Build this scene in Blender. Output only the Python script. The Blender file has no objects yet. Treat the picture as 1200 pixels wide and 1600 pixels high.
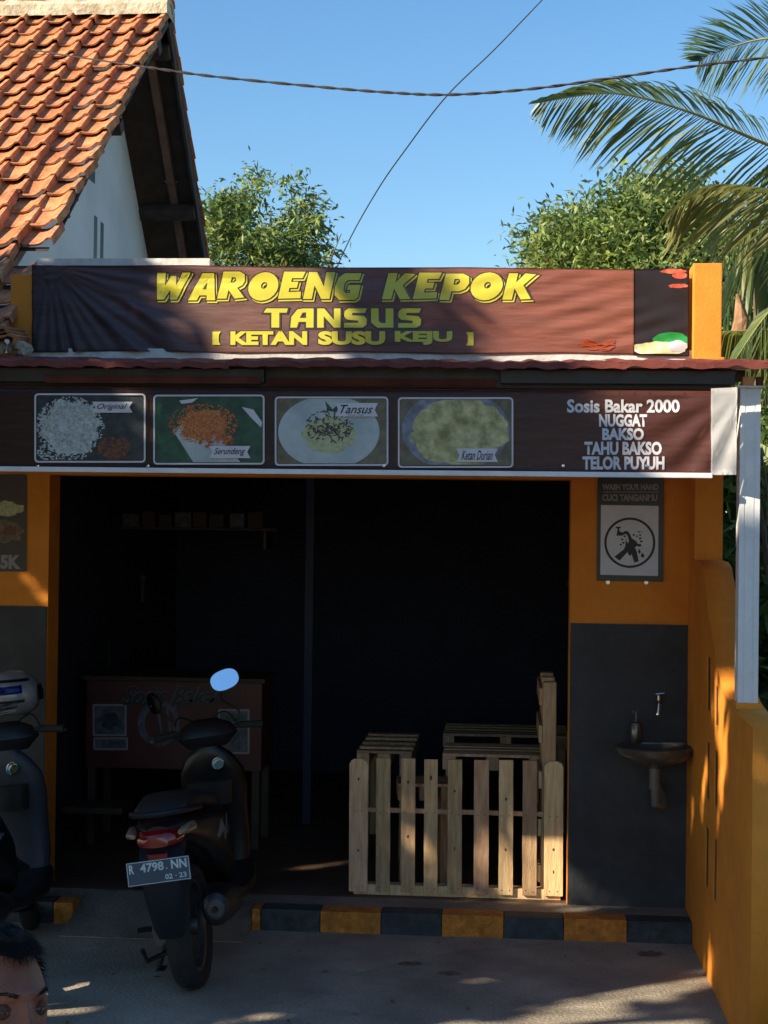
import bpy, bmesh, math, random
import numpy as np
from mathutils import Vector, Matrix, Euler, noise
R = math.radians
rnd = random.Random(7)
rng = np.random.default_rng(11)
scene = bpy.context.scene
col = scene.collection

# ------------------------------------------------------------------ camera
F = 2400.0                                   # focal length in photo pixels (photo 1200 x 1600)
cd = bpy.data.cameras.new('camera'); cd.sensor_fit = 'HORIZONTAL'; cd.sensor_width = 36
cd.lens = F / 1200 * 36; cd.clip_end = 2000; cd.clip_start = .05
cam = bpy.data.objects.new('camera', cd); col.objects.link(cam)
CAM = Vector((0, -9, 2.28))
CM = (Matrix.Rotation(math.atan(189 / F), 3, 'Z') @ Matrix.Rotation(R(90) + math.atan(27 / F), 3, 'X')
      @ Matrix.Rotation(.0125, 3, 'Z'))
cam.matrix_world = Matrix.Translation(CAM) @ CM.to_4x4()
scene.camera = cam
def ray(px, py): return CM @ Vector(((px - 600) / F, -(py - 800) / F, -1))
def at(px, py, Y):                           # photo pixel -> world point on the plane y = Y
    d = ray(px, py); return CAM + d * ((Y - CAM.y) / d.y)
def atx(px, py, X):
    d = ray(px, py); return CAM + d * ((X - CAM.x) / d.x)
def atz(px, py, Z):
    d = ray(px, py); return CAM + d * ((Z - CAM.z) / d.z)

# ------------------------------------------------------------------ light
SUN_EL, SUN_H = R(30), Vector((.848, .53, 0))            # SUN_H: the way the light travels, on the ground
TO_SUN = Vector((-SUN_H.x * math.cos(SUN_EL), -SUN_H.y * math.cos(SUN_EL), math.sin(SUN_EL)))
w = bpy.data.worlds.new('World'); scene.world = w; w.use_nodes = True
nt = w.node_tree; bg = nt.nodes['Background']
sky = nt.nodes.new('ShaderNodeTexSky'); sky.sky_type = 'NISHITA'; sky.sun_disc = False
sky.sun_elevation = SUN_EL; sky.sun_rotation = math.atan2(TO_SUN.x, TO_SUN.y)
sky.air_density = 1.25; sky.dust_density = .3; sky.ozone_density = 4.0
hsv = nt.nodes.new('ShaderNodeHueSaturation'); hsv.inputs['Saturation'].default_value = 1.18
nt.links.new(sky.outputs[0], hsv.inputs['Color']); nt.links.new(hsv.outputs[0], bg.inputs[0]); bg.inputs[1].default_value = .076
sl = bpy.data.lights.new('sun', 'SUN'); sl.energy = 4.1; sl.angle = R(.5); sl.color = (1, .84, .62)
so = bpy.data.objects.new('sun', sl); col.objects.link(so)
so.rotation_euler = TO_SUN.to_track_quat('Z', 'Y').to_euler(); so.location = (-12, -8, 14)
vs = scene.view_settings; vs.view_transform = 'Standard'; vs.look = 'None'; vs.gamma = 1; vs.use_curve_mapping = False
vs.exposure = 1.3
scene.cycles.max_bounces = 6; scene.cycles.diffuse_bounces = 3; scene.cycles.transparent_max_bounces = 8
scene.cycles.use_denoising = True

# ------------------------------------------------------------------ materials
def mat(name, c, rough=.7, var=.12, scale=6, bump=.0, bscale=40, metal=0, spec=.5, c2=None, island=0, objr=0, trans=0,
        stretch=None, coat=0, detail=4, speck=0, sscale=90):
    m = bpy.data.materials.new(name); m.use_nodes = True
    n = m.node_tree.nodes; L = m.node_tree.links
    b = n['Principled BSDF']; out = n['Material Output']
    b.inputs['Roughness'].default_value = rough; b.inputs['Metallic'].default_value = metal
    b.inputs['Specular IOR Level'].default_value = spec
    if coat: b.inputs['Coat Weight'].default_value = coat; b.inputs['Coat Roughness'].default_value = .15
    tc = n.new('ShaderNodeTexCoord'); mp = n.new('ShaderNodeMapping')
    L.new(tc.outputs['Object'], mp.inputs[0])
    if stretch: mp.inputs['Scale'].default_value = stretch
    tx = n.new('ShaderNodeTexNoise'); tx.inputs['Scale'].default_value = scale; tx.inputs['Detail'].default_value = detail
    tx.inputs['Roughness'].default_value = .6
    L.new(mp.outputs[0], tx.inputs['Vector'])
    if objr:
        oi = n.new('ShaderNodeObjectInfo'); L.new(oi.outputs['Random'], tx.inputs['W']) if False else None
        cm = n.new('ShaderNodeVectorMath'); cm.operation = 'ADD'
        ml = n.new('ShaderNodeMath'); ml.operation = 'MULTIPLY'; ml.inputs[1].default_value = 37.0
        L.new(oi.outputs['Random'], ml.inputs[0]); L.new(mp.outputs[0], cm.inputs[0]); L.new(ml.outputs[0], cm.inputs[1])
        L.new(cm.outputs[0], tx.inputs['Vector'])
    rp = n.new('ShaderNodeValToRGB')
    c = Vector(c); hi = Vector(c2) if c2 else c * (1 + var); lo = c if c2 else c * (1 - var)
    rp.color_ramp.elements[0].position = .36; rp.color_ramp.elements[1].position = .64
    rp.color_ramp.elements[0].color = (*lo, 1); rp.color_ramp.elements[1].color = (*hi, 1)
    L.new(tx.outputs['Fac'], rp.inputs[0]); last = rp.outputs[0]
    amt = island or objr
    if amt:
        src = n.new('ShaderNodeNewGeometry').outputs['Random Per Island'] if island else oi.outputs['Random']
        hs = n.new('ShaderNodeHueSaturation')
        mr = n.new('ShaderNodeMapRange'); mr.inputs[3].default_value = 1 - amt; mr.inputs[4].default_value = 1 + amt
        L.new(src, mr.inputs[0]); L.new(mr.outputs[0], hs.inputs['Value'])
        m2 = n.new('ShaderNodeMath'); m2.operation = 'MULTIPLY'; m2.inputs[1].default_value = 7.31
        m3 = n.new('ShaderNodeMath'); m3.operation = 'FRACT'
        mh = n.new('ShaderNodeMapRange'); mh.inputs[3].default_value = .5 - amt * .045; mh.inputs[4].default_value = .5 + amt * .045
        L.new(src, m2.inputs[0]); L.new(m2.outputs[0], m3.inputs[0]); L.new(m3.outputs[0], mh.inputs[0])
        L.new(mh.outputs[0], hs.inputs['Hue']); L.new(last, hs.inputs['Color']); last = hs.outputs[0]
    if speck:                                 # fine grit and wear
        t3 = n.new('ShaderNodeTexNoise'); t3.inputs['Scale'].default_value = sscale; t3.inputs['Detail'].default_value = 9; t3.inputs['Roughness'].default_value = .75
        L.new(mp.outputs[0], t3.inputs['Vector']); g = n.new('ShaderNodeMapRange'); g.inputs[1].default_value = .32; g.inputs[2].default_value = .68
        g.inputs[3].default_value = 1 - speck; g.inputs[4].default_value = 1 + speck * .5; L.new(t3.outputs['Fac'], g.inputs[0])
        mm = n.new('ShaderNodeMix'); mm.data_type = 'RGBA'; mm.blend_type = 'MULTIPLY'; mm.inputs[0].default_value = 1
        L.new(last, mm.inputs[6]); L.new(g.outputs[0], mm.inputs[7]); last = mm.outputs[2]
    L.new(last, b.inputs['Base Color'])
    if bump:
        t2 = n.new('ShaderNodeTexNoise'); t2.inputs['Scale'].default_value = bscale; t2.inputs['Detail'].default_value = 5
        L.new(mp.outputs[0], t2.inputs['Vector'])
        bp = n.new('ShaderNodeBump'); bp.inputs['Strength'].default_value = bump; bp.inputs['Distance'].default_value = .02
        L.new(t2.outputs['Fac'], bp.inputs['Height']); L.new(bp.outputs[0], b.inputs['Normal'])
    if trans:
        tr = n.new('ShaderNodeBsdfTranslucent'); L.new(last, tr.inputs[0])
        mx = n.new('ShaderNodeMixShader'); mx.inputs[0].default_value = trans
        L.new(b.outputs[0], mx.inputs[1]); L.new(tr.outputs[0], mx.inputs[2]); L.new(mx.outputs[0], out.inputs[0])
    return m
M = {}
M['orange'] = mat('orange_paint', (.68, .225, .02), .8, .07, 1.7, .14, 60, c2=(.76, .285, .028), detail=9, speck=.15, sscale=5)
M['kerb_orange'] = mat('kerb_orange_paint', (.56, .21, .03), .85, .16, 9, .5, 50, speck=.5, sscale=22)
M['kerb_dark'] = mat('kerb_dark_paint', (.045, .055, .065), .8, .25, 9, .5, 50, speck=.5, sscale=22)
M['black_wall'] = mat('black_wainscot', (.026, .030, .038), .62, .3, 3, .15, 40, speck=.3, sscale=9, detail=9)
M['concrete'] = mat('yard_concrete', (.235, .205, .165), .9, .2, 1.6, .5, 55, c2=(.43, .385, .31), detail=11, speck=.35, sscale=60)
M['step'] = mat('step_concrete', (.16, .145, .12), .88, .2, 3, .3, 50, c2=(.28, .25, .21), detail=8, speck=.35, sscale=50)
M['floor'] = mat('shop_floor', (.10, .065, .045), .6, .25, 2, .1, 20)
M['soil'] = mat('soil', (.12, .085, .05), .95, .3, 1.5, .4, 20)
M['white_wall'] = mat('white_wall', (.62, .62, .60), .85, .05, 1.2, .1, 40, c2=(.74, .74, .72))
M['cement'] = mat('old_mortar', (.36, .30, .20), .95, .3, 9, .8, 25, c2=(.62, .55, .40), detail=8)
M['tile'] = mat('roof_tile', (.44, .165, .075), .95, .3, 5, .4, 60, c2=(.62, .29, .145), objr=.13, detail=8, spec=.15, speck=.5, sscale=9)
M['tile_mass'] = mat('roof_tile_mass', (.44, .165, .075), .95, .3, 3, .3, 60, c2=(.62, .29, .145), island=.2, detail=7, spec=.15)
M['old_wood'] = mat('dark_roof_wood', (.045, .032, .026), .9, .3, 8, .3, 40, objr=.25)
M['rafter'] = mat('brown_rafter', (.15, .085, .06), .85, .25, 8, .2, 40)
M['sheet'] = mat('maroon_sheet', (.23, .05, .04), .6, .3, 5, .2, 30, c2=(.36, .10, .075), detail=7)
M['steel_dark'] = mat('dark_steel', (.03, .028, .028), .5, .3, 6, .1, 30)
M['galv'] = mat('white_steel', (.74, .77, .80), .42, .06, 4, .05, 20, speck=.1, sscale=12)
M['flash'] = mat('white_flashing', (.6, .58, .55), .6, .2, 6, .3, 30)
M['white'] = mat('white_vinyl', (.72, .73, .74), .45, .04, 5)
M['brown_rust'] = mat('red_brown_board', (.10, .022, .012), .8, .3, 6)
M['print_dark'] = mat('banner_print_dark', (.045, .032, .034), .42, .2, 3, spec=.6)
M['yellow'] = mat('yellow_print', (.60, .56, .06), .45, .06, 12, c2=(.68, .60, .05))
M['white_print'] = mat('white_print', (.60, .60, .66), .45, .05, 12)
M['black_print'] = mat('black_print', (.012, .012, .014), .5, .1, 12)
M['panel_white'] = mat('sign_white', (.58, .64, .76), .4, .05, 12)
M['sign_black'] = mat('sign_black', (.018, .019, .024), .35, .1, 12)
M['grey_print'] = mat('grey_print', (.26, .26, .27), .5, .05, 12)
M['pallet'] = mat('pallet_wood', (.47, .28, .145), .8, .2, 14, .25, 60, c2=(.64, .44, .26), objr=.33, stretch=(3, 3, .35), detail=8)
M['knot'] = mat('wood_knot', (.09, .045, .02), .8, .2, 30)
M['plastic'] = mat('black_plastic', (.012, .012, .014), .42, .2, 6, .05, 90)
M['paint_black'] = mat('black_scooter_paint', (.007, .007, .009), .34, .1, 4, spec=.3, coat=.1)
M['grey_plastic'] = mat('grey_blue_plastic', (.024, .031, .047), .5, .15, 6, .08, 70)
M['rubber'] = mat('tyre_rubber', (.018, .018, .019), .8, .2, 20, .25, 60)
M['alloy'] = mat('grey_alloy', (.10, .10, .11), .4, .1, 8, metal=.7)
M['chrome'] = mat('bright_metal', (.62, .62, .60), .18, .05, 8, metal=1)
M['mirror'] = mat('mirror_glass', (.93, .95, .97), .01, .0, 8, metal=1)
M['red_lens'] = mat('red_lens', (.20, .004, .004), .12, .1, 30, coat=.6)
M['clear_lens'] = mat('clear_lens', (.20, .13, .09), .15, .2, 30, coat=.6)
M['plate'] = mat('plate_blue_black', (.022, .05, .10), .45, .12, 10)
M['plate_white'] = mat('plate_white', (.50, .58, .62), .5, .1, 20)
M['seat'] = mat('seat_vinyl', (.014, .014, .015), .55, .1, 10, .2, 120)
M['sink'] = mat('dark_sink', (.075, .07, .065), .25, .2, 8, coat=.5)
M['pvc'] = mat('grey_pvc', (.12, .12, .12), .4, .15, 8)
M['bottle'] = mat('dark_bottle', (.04, .045, .045), .2, .1, 8, coat=.7)
M['skin'] = mat('skin', (.20, .07, .042), .6, .12, 14, .25, 260, c2=(.29, .115, .07), speck=.18, sscale=160, detail=8)
M['hair'] = mat('black_hair', (.012, .009, .008), .75, .2, 40, spec=.15)
M['eye'] = mat('eye_white', (.20, .16, .14), .2, .05, 30)
M['iris'] = mat('brown_iris', (.02, .010, .006), .08, .2, 60)
M['shirt'] = mat('dark_shirt', (.03, .035, .05), .9, .1, 12, .3, 90)
M['jeans'] = mat('blue_jeans', (.03, .05, .09), .9, .2, 20, .3, 120)
M['cable'] = mat('black_cable', (.03, .028, .026), .7, .1, 20)
M['bark'] = mat('bark', (.11, .085, .06), .95, .3, 10, .6, 20, c2=(.18, .15, .11))
M['leaf'] = mat('mango_leaf', (.085, .155, .038), .5, .25, 2.0, c2=(.25, .33, .085), island=.5, trans=.36)
M['leaf_dark'] = mat('dark_leaf', (.09, .16, .04), .5, .25, .9, c2=(.15, .22, .055), island=.5, trans=.3)
M['leaf_yellow'] = mat('young_leaf', (.13, .17, .03), .5, .2, 1.2, c2=(.20, .20, .03), island=.4, trans=.35)
M['palm'] = mat('palm_leaf', (.11, .18, .065), .4, .2, 1.5, c2=(.17, .22, .065), island=.35, trans=.45)
M['palm_y'] = mat('yellowing_palm_leaf', (.17, .20, .045), .45, .2, 1.5, c2=(.26, .26, .07), island=.35, trans=.45)
M['rachis'] = mat('palm_midrib', (.22, .22, .07), .6, .2, 6)
M['husk'] = mat('dry_husk', (.30, .17, .09), .9, .3, 9, .5, 20)
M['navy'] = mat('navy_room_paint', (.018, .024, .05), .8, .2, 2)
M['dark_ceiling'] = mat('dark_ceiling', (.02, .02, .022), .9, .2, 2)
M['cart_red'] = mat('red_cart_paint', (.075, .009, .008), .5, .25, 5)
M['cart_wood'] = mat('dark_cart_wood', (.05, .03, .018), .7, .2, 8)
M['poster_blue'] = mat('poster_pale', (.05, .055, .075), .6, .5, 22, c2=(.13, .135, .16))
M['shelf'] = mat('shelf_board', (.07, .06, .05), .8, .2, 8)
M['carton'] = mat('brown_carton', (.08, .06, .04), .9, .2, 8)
M['blue_paint'] = mat('blue_post_paint', (.012, .018, .06), .6, .15, 8)
M['green_cloth'] = mat('green_cloth', (.02, .07, .05), .9, .2, 8)
M['rice'] = mat('print_rice', (.22, .27, .27), .45, .3, 70, c2=(.62, .68, .68), detail=8)
M['rice_bg'] = mat('print_dark_bg', (.010, .018, .025), .45, .3, 30, c2=(.035, .05, .055))
M['meat'] = mat('print_meat', (.07, .02, .014), .45, .3, 60, c2=(.20, .07, .04))
M['leaf_print'] = mat('print_banana_leaf', (.010, .05, .03), .45, .3, 18, c2=(.02, .10, .055))
M['floss'] = mat('print_orange_floss', (.38, .10, .02), .45, .3, 90, c2=(.62, .24, .07), detail=8)
M['plate_print'] = mat('print_plate', (.34, .42, .44), .45, .1, 9, c2=(.48, .55, .56))
M['cream'] = mat('print_cream', (.34, .36, .17), .45, .2, 60, c2=(.50, .52, .32), detail=8)
M['choc'] = mat('print_choc', (.035, .03, .03), .45, .2, 50)
M['durian'] = mat('print_durian', (.20, .20, .07), .45, .3, 16, c2=(.58, .56, .28), detail=8)
M['bowl_print'] = mat('print_bowl', (.12, .13, .18), .45, .2, 20, c2=(.26, .27, .36))
M['tan_print'] = mat('print_table', (.10, .085, .05), .45, .2, 20, c2=(.17, .15, .10))
M['green_print'] = mat('print_green', (.02, .30, .06), .45, .15, 20)
M['lemon_print'] = mat('print_lemon', (.62, .66, .22), .45, .2, 18, c2=(.75, .76, .55))
M['chili_print'] = mat('print_chili', (.48, .06, .03), .45, .3, 30, c2=(.62, .16, .08))
M['scribble'] = mat('print_noodle', (.42, .07, .02), .45, .2, 30)
M['yellow_grey'] = mat('print_bread', (.10, .075, .04), .5, .3, 18, c2=(.20, .16, .09))
M['helmet_w'] = mat('helmet_silver', (.20, .21, .24), .2, .2, 12, coat=.8)
M['helmet_b'] = mat('helmet_blue', (.015, .02, .22), .2, .1, 12, coat=.8)
M['visor'] = mat('dark_visor', (.02, .02, .025), .08, .1, 8, coat=1)
M['stain'] = mat('rust_stain', (.10, .065, .05), .9, .3, 30, c2=(.19, .15, .12))
M['dry_leaf'] = mat('dry_leaf', (.20, .12, .05), .9, .3, 30, objr=.3)

def banner_mat(name, upper):                 # brown print gradient; upper one has sunlit and shaded stretches put into its stops
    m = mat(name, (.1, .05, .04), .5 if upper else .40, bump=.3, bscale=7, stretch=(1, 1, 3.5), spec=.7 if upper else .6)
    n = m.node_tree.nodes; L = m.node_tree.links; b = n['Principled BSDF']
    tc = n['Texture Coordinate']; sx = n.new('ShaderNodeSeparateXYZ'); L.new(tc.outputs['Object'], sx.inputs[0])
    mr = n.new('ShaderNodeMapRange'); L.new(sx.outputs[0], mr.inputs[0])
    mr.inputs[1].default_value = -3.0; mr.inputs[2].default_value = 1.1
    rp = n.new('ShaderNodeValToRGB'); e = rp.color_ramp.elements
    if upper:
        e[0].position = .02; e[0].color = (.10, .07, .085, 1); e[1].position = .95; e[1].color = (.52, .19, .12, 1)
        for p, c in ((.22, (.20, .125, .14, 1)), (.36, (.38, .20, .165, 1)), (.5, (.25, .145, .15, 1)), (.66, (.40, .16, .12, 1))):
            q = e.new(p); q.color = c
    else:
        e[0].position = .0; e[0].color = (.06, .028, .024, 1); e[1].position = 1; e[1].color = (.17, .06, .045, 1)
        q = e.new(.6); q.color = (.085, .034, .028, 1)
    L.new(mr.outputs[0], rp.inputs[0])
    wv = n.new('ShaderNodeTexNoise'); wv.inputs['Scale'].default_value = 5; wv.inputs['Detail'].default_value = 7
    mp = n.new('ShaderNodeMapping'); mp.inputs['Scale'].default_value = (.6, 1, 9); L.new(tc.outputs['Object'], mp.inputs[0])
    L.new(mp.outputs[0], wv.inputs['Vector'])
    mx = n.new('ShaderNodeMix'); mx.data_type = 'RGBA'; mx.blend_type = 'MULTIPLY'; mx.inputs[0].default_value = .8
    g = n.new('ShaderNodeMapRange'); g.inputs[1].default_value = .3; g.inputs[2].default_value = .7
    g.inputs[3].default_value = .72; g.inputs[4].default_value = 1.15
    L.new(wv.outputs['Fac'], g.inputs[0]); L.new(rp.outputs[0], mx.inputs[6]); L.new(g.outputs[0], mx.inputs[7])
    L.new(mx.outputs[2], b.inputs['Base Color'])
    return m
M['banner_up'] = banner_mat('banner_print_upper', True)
M['banner_low'] = banner_mat('banner_print_lower', False)
m_ = M['pallet']

# ------------------------------------------------------------------ helpers
def tag(o, label=None, cat=None, group=None, kind=None):
    if label: o['label'] = label
    if cat: o['category'] = cat
    if group: o['group'] = group
    if kind: o['kind'] = kind
    return o
def thing(name, label, cat, loc=(0, 0, 0), rz=0, group=None):
    o = bpy.data.objects.new(name, None); col.objects.link(o); o.location = loc; o.rotation_euler = (0, 0, rz)
    o.empty_display_size = .2
    return tag(o, label, cat, group)
def put(name, me, m, parent=None, local=False, loc=None):
    """link a mesh; world-space meshes under an unrotated parent are shifted back by the parent's place"""
    if m is not None and not me.materials: me.materials.append(M[m] if isinstance(m, str) else m)
    o = bpy.data.objects.new(name, me); col.objects.link(o)
    if parent is not None:
        o.parent = parent
        if not local:
            p, off = parent, Vector((0, 0, 0))
            while p is not None: off -= p.location; p = p.parent
            o.location = off
    if loc is not None: o.location = loc
    return o
def obj(name, bm, m, parent=None, smooth=False, local=False, loc=None, bevel=0):
    if bevel:
        es = [e for e in bm.edges if len(e.link_faces) == 2 and e.calc_face_angle(0) > .6]
        bmesh.ops.bevel(bm, geom=es, offset=bevel, segments=2, profile=.6, affect='EDGES', clamp_overlap=True)
    bmesh.ops.recalc_face_normals(bm, faces=bm.faces)
    me = bpy.data.meshes.new(name); bm.to_mesh(me); bm.free()
    if smooth:
        me.polygons.foreach_set('use_smooth', [True] * len(me.polygons))
        if smooth != 2: me.set_sharp_from_angle(angle=R(38))
    return put(name, me, m, parent, local, loc)
def box(bm, x0, x1, y0, y1, z0, z1, mx=None):
    r = bmesh.ops.create_cube(bm, size=1)
    T = Matrix.Translation(((x0 + x1) / 2, (y0 + y1) / 2, (z0 + z1) / 2)) @ Matrix.Diagonal((x1 - x0, y1 - y0, z1 - z0, 1))
    bmesh.ops.transform(bm, matrix=(mx @ T) if mx else T, verts=r['verts'])
def bx(name, x0, x1, y0, y1, z0, z1, m, parent=None, bevel=0, mx=None, local=False):
    bm = bmesh.new(); box(bm, x0, x1, y0, y1, z0, z1, mx); return obj(name, bm, m, parent, bevel=bevel, local=local)
def tube(bm, pts, rad, n=8, cap=True):
    pts = [Vector(p) for p in pts]
    if not hasattr(rad, '__len__'): rad = [rad] * len(pts)
    rings = []; up = None
    for i, p in enumerate(pts):
        d = (pts[min(i + 1, len(pts) - 1)] - pts[max(i - 1, 0)]).normalized()
        if up is None: up = d.orthogonal().normalized()
        up = (up - d * up.dot(d)).normalized(); s = d.cross(up)
        rings.append([bm.verts.new(p + (up * math.cos(a) + s * math.sin(a)) * rad[i]) for a in [2 * math.pi * k / n for k in range(n)]])
    for a, b in zip(rings, rings[1:]):
        for k in range(n): bm.faces.new((a[k], a[(k + 1) % n], b[(k + 1) % n], b[k]))
    if cap:
        bm.faces.new(rings[0][::-1]); bm.faces.new(rings[-1])
def prism(bm, pts, f, d0, d1):
    """closed outline pts (a, b); f(a, b, d) -> point; between depths d0 and d1"""
    A = [bm.verts.new(f(a, b, d0)) for a, b in pts]; B = [bm.verts.new(f(a, b, d1)) for a, b in pts]
    bm.faces.new(A); bm.faces.new(B[::-1]); n = len(pts)
    for k in range(n): bm.faces.new((A[k], B[k], B[(k + 1) % n], A[(k + 1) % n]))
def loft(bm, secs, n=20, axis='y'):
    """secs: (s, cx, cz, hw, hh, power); rings across the axis"""
    rings = []
    for s, cx, cz, hw, hh, pw in secs:
        ring = []
        for k in range(n):
            a = 2 * math.pi * k / n; c, t = math.cos(a), math.sin(a)
            u = math.copysign(abs(c) ** (2 / pw), c) * hw + cx; v = math.copysign(abs(t) ** (2 / pw), t) * hh + cz
            p = (u, s, v) if axis == 'y' else ((u, v, s) if axis == 'z' else (s, u, v))
            ring.append(bm.verts.new(p))
        rings.append(ring)
    for a, b in zip(rings, rings[1:]):
        for k in range(n): bm.faces.new((a[k], a[(k + 1) % n], b[(k + 1) % n], b[k]))
    bm.faces.new(rings[0][::-1]); bm.faces.new(rings[-1])
def lathe(bm, prof, n=24, mx=None):
    rings = [[bm.verts.new((mx @ Vector((r * math.cos(a), r * math.sin(a), z))) if mx else Vector((r * math.cos(a), r * math.sin(a), z)))
              for a in [2 * math.pi * k / n for k in range(n)]] for r, z in prof]
    for a, b in zip(rings, rings[1:]):
        for k in range(n): bm.faces.new((a[k], a[(k + 1) % n], b[(k + 1) % n], b[k]))
    return rings
def spline_mesh(polys, offset=0, text=None, shear=0, extrude=0):
    """outlines (with holes) or a text, filled flat: bmesh in x,y"""
    if text is not None:
        cu = bpy.data.curves.new('t', 'FONT'); cu.body = text; cu.shear = shear; cu.resolution_u = 3
    else:
        cu = bpy.data.curves.new('t', 'CURVE'); cu.dimensions = '2D'; cu.fill_mode = 'BOTH'
        for p in polys:
            s = cu.splines.new('POLY'); s.points.add(len(p) - 1); s.use_cyclic_u = True
            for q, (x, y) in zip(s.points, p): q.co = (x, y, 0, 1)
    cu.offset = offset; cu.extrude = extrude
    if text is not None: cu.fill_mode = 'FRONT' if not extrude else 'BOTH'
    o = bpy.data.objects.new('t', cu); col.objects.link(o)
    bpy.context.view_layer.update()
    me = bpy.data.meshes.new_from_object(o.evaluated_get(bpy.context.evaluated_depsgraph_get()))
    bpy.data.objects.remove(o); bpy.data.curves.remove(cu)
    bm = bmesh.new(); bm.from_mesh(me); bpy.data.meshes.remove(me)
    bmesh.ops.remove_doubles(bm, verts=bm.verts, dist=1e-4)
    return bm
def unit(bm, box_=None):
    xs = [v.co.x for v in bm.verts]; ys = [v.co.y for v in bm.verts]
    x0, x1, y0, y1 = box_ or (min(xs), max(xs), min(ys), max(ys))
    for v in bm.verts: v.co.x = (v.co.x - x0) / (x1 - x0); v.co.y = (v.co.y - y0) / (y1 - y0)
    return x0, x1, y0, y1
def quadmap(p00, p10, p01, p11):
    return lambda u, v: (p00 * (1 - u) + p10 * u) * (1 - v) + (p01 * (1 - u) + p11 * u) * v
def pxmap(x0, y0, x1, y1, Y):                 # px box (top-left, bottom-right); v up
    return quadmap(at(x0, y1, Y), at(x1, y1, Y), at(x0, y0, Y), at(x1, y0, Y))
def cut(bm, sx, sz, x0=-4, x1=2.2, z0=2, z1=4.2):
    x = x0
    while x < x1:
        bmesh.ops.bisect_plane(bm, geom=bm.verts[:] + bm.edges[:] + bm.faces[:], plane_co=(x, 0, 0), plane_no=(1, 0, 0)); x += sx
    z = z0
    while z < z1:
        bmesh.ops.bisect_plane(bm, geom=bm.verts[:] + bm.edges[:] + bm.faces[:], plane_co=(0, 0, z), plane_no=(0, 0, 1)); z += sz
def lay(name, bm, f, m, parent, Y, lift, wr=None, cell=None):
    """flat print: unit-square bmesh -> plane, moved out by lift and draped on the cloth by wr"""
    for v in bm.verts: v.co = f(v.co.x, v.co.y)
    if wr and cell:
        xs = [v.co.x for v in bm.verts]; zs = [v.co.z for v in bm.verts]
        g = cell; cut(bm, g, g, math.floor(min(xs) / g) * g, max(xs), math.floor(min(zs) / g) * g, max(zs))
    for v in bm.verts: v.co.y = Y - lift - (wr(v.co.x, v.co.z) if wr else 0)
    return obj(name, bm, m, parent)
def px_text(name, s, x0, y0, x1, y1, Y, lift, m, parent, bold=0, shear=0, wr=None, cell=None):
    bm = spline_mesh(None, bold, s, shear); unit(bm)
    return lay(name, bm, pxmap(x0, y0, x1, y1, Y), m, parent, Y, lift, wr, cell)
def px_poly(name, polys, Y, lift, m, parent, wr=None, cell=None):
    bm = spline_mesh([[(a, -b) for a, b in p] for p in polys])
    for v in bm.verts: v.co = at(v.co.x, -v.co.y, Y)
    if wr and cell:
        xs = [v.co.x for v in bm.verts]; zs = [v.co.z for v in bm.verts]; g = cell
        cut(bm, g, g, math.floor(min(xs) / g) * g, max(xs), math.floor(min(zs) / g) * g, max(zs))
    for v in bm.verts: v.co.y = Y - lift - (wr(v.co.x, v.co.z) if wr else 0)
    return obj(name, bm, m, parent)
def blob(cx, cy, rx, ry, rough=.15, n=48, seed=0, clip=None):
    out = []
    for k in range(n):
        a = 2 * math.pi * k / n
        r = 1 + rough * (noise.noise(Vector((math.cos(a) * 2.2 + seed * 7.1, math.sin(a) * 2.2, seed))) * 1.4 + .5 * noise.noise(Vector((math.cos(a) * 9, math.sin(a) * 9, seed + 3))))
        x, y = cx + rx * r * math.cos(a), cy + ry * r * math.sin(a)
        if clip: x = min(max(x, clip[0]), clip[2]); y = min(max(y, clip[1]), clip[3])
        out.append((x, y))
    return out
def rrect(x0, y0, x1, y1, r, n=4):
    out = []
    for cx, cy, a0 in ((x1 - r, y0 + r, -90), (x1 - r, y1 - r, 0), (x0 + r, y1 - r, 90), (x0 + r, y0 + r, 180)):
        for k in range(n + 1):
            a = R(a0 + 90 * k / n); out.append((cx + r * math.cos(a), cy + r * math.sin(a)))
    return out
def leaf_mesh(name, P, D, L, W, m, droop=.15, fold=0.0):
    """many leaf blades as one mesh: P base points, D directions"""
    n = len(P); D = D / np.linalg.norm(D, axis=1, keepdims=True)
    up = rng.normal(size=(n, 3)); S = np.cross(D, up); S /= np.linalg.norm(S, axis=1, keepdims=True) + 1e-9
    L = np.asarray(L).reshape(-1, 1) * np.ones((n, 1)); W = np.asarray(W).reshape(-1, 1) * np.ones((n, 1))
    mid = P + D * L * .45; tip = P + D * L + np.array([0, 0, -1]) * L * droop
    V = np.stack([P, mid + S * W / 2, tip, mid - S * W / 2], 1).reshape(-1, 3)
    me = bpy.data.meshes.new(name); me.vertices.add(4 * n); me.vertices.foreach_set('co', V.astype(np.float32).ravel())
    me.loops.add(4 * n); me.loops.foreach_set('vertex_index', np.arange(4 * n, dtype=np.int32))
    me.polygons.add(n); me.polygons.foreach_set('loop_start', np.arange(0, 4 * n, 4, dtype=np.int32))
    me.polygons.foreach_set('loop_total', np.full(n, 4, dtype=np.int32))
    me.update(calc_edges=True); me.materials.append(M[m])
    return me
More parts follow.
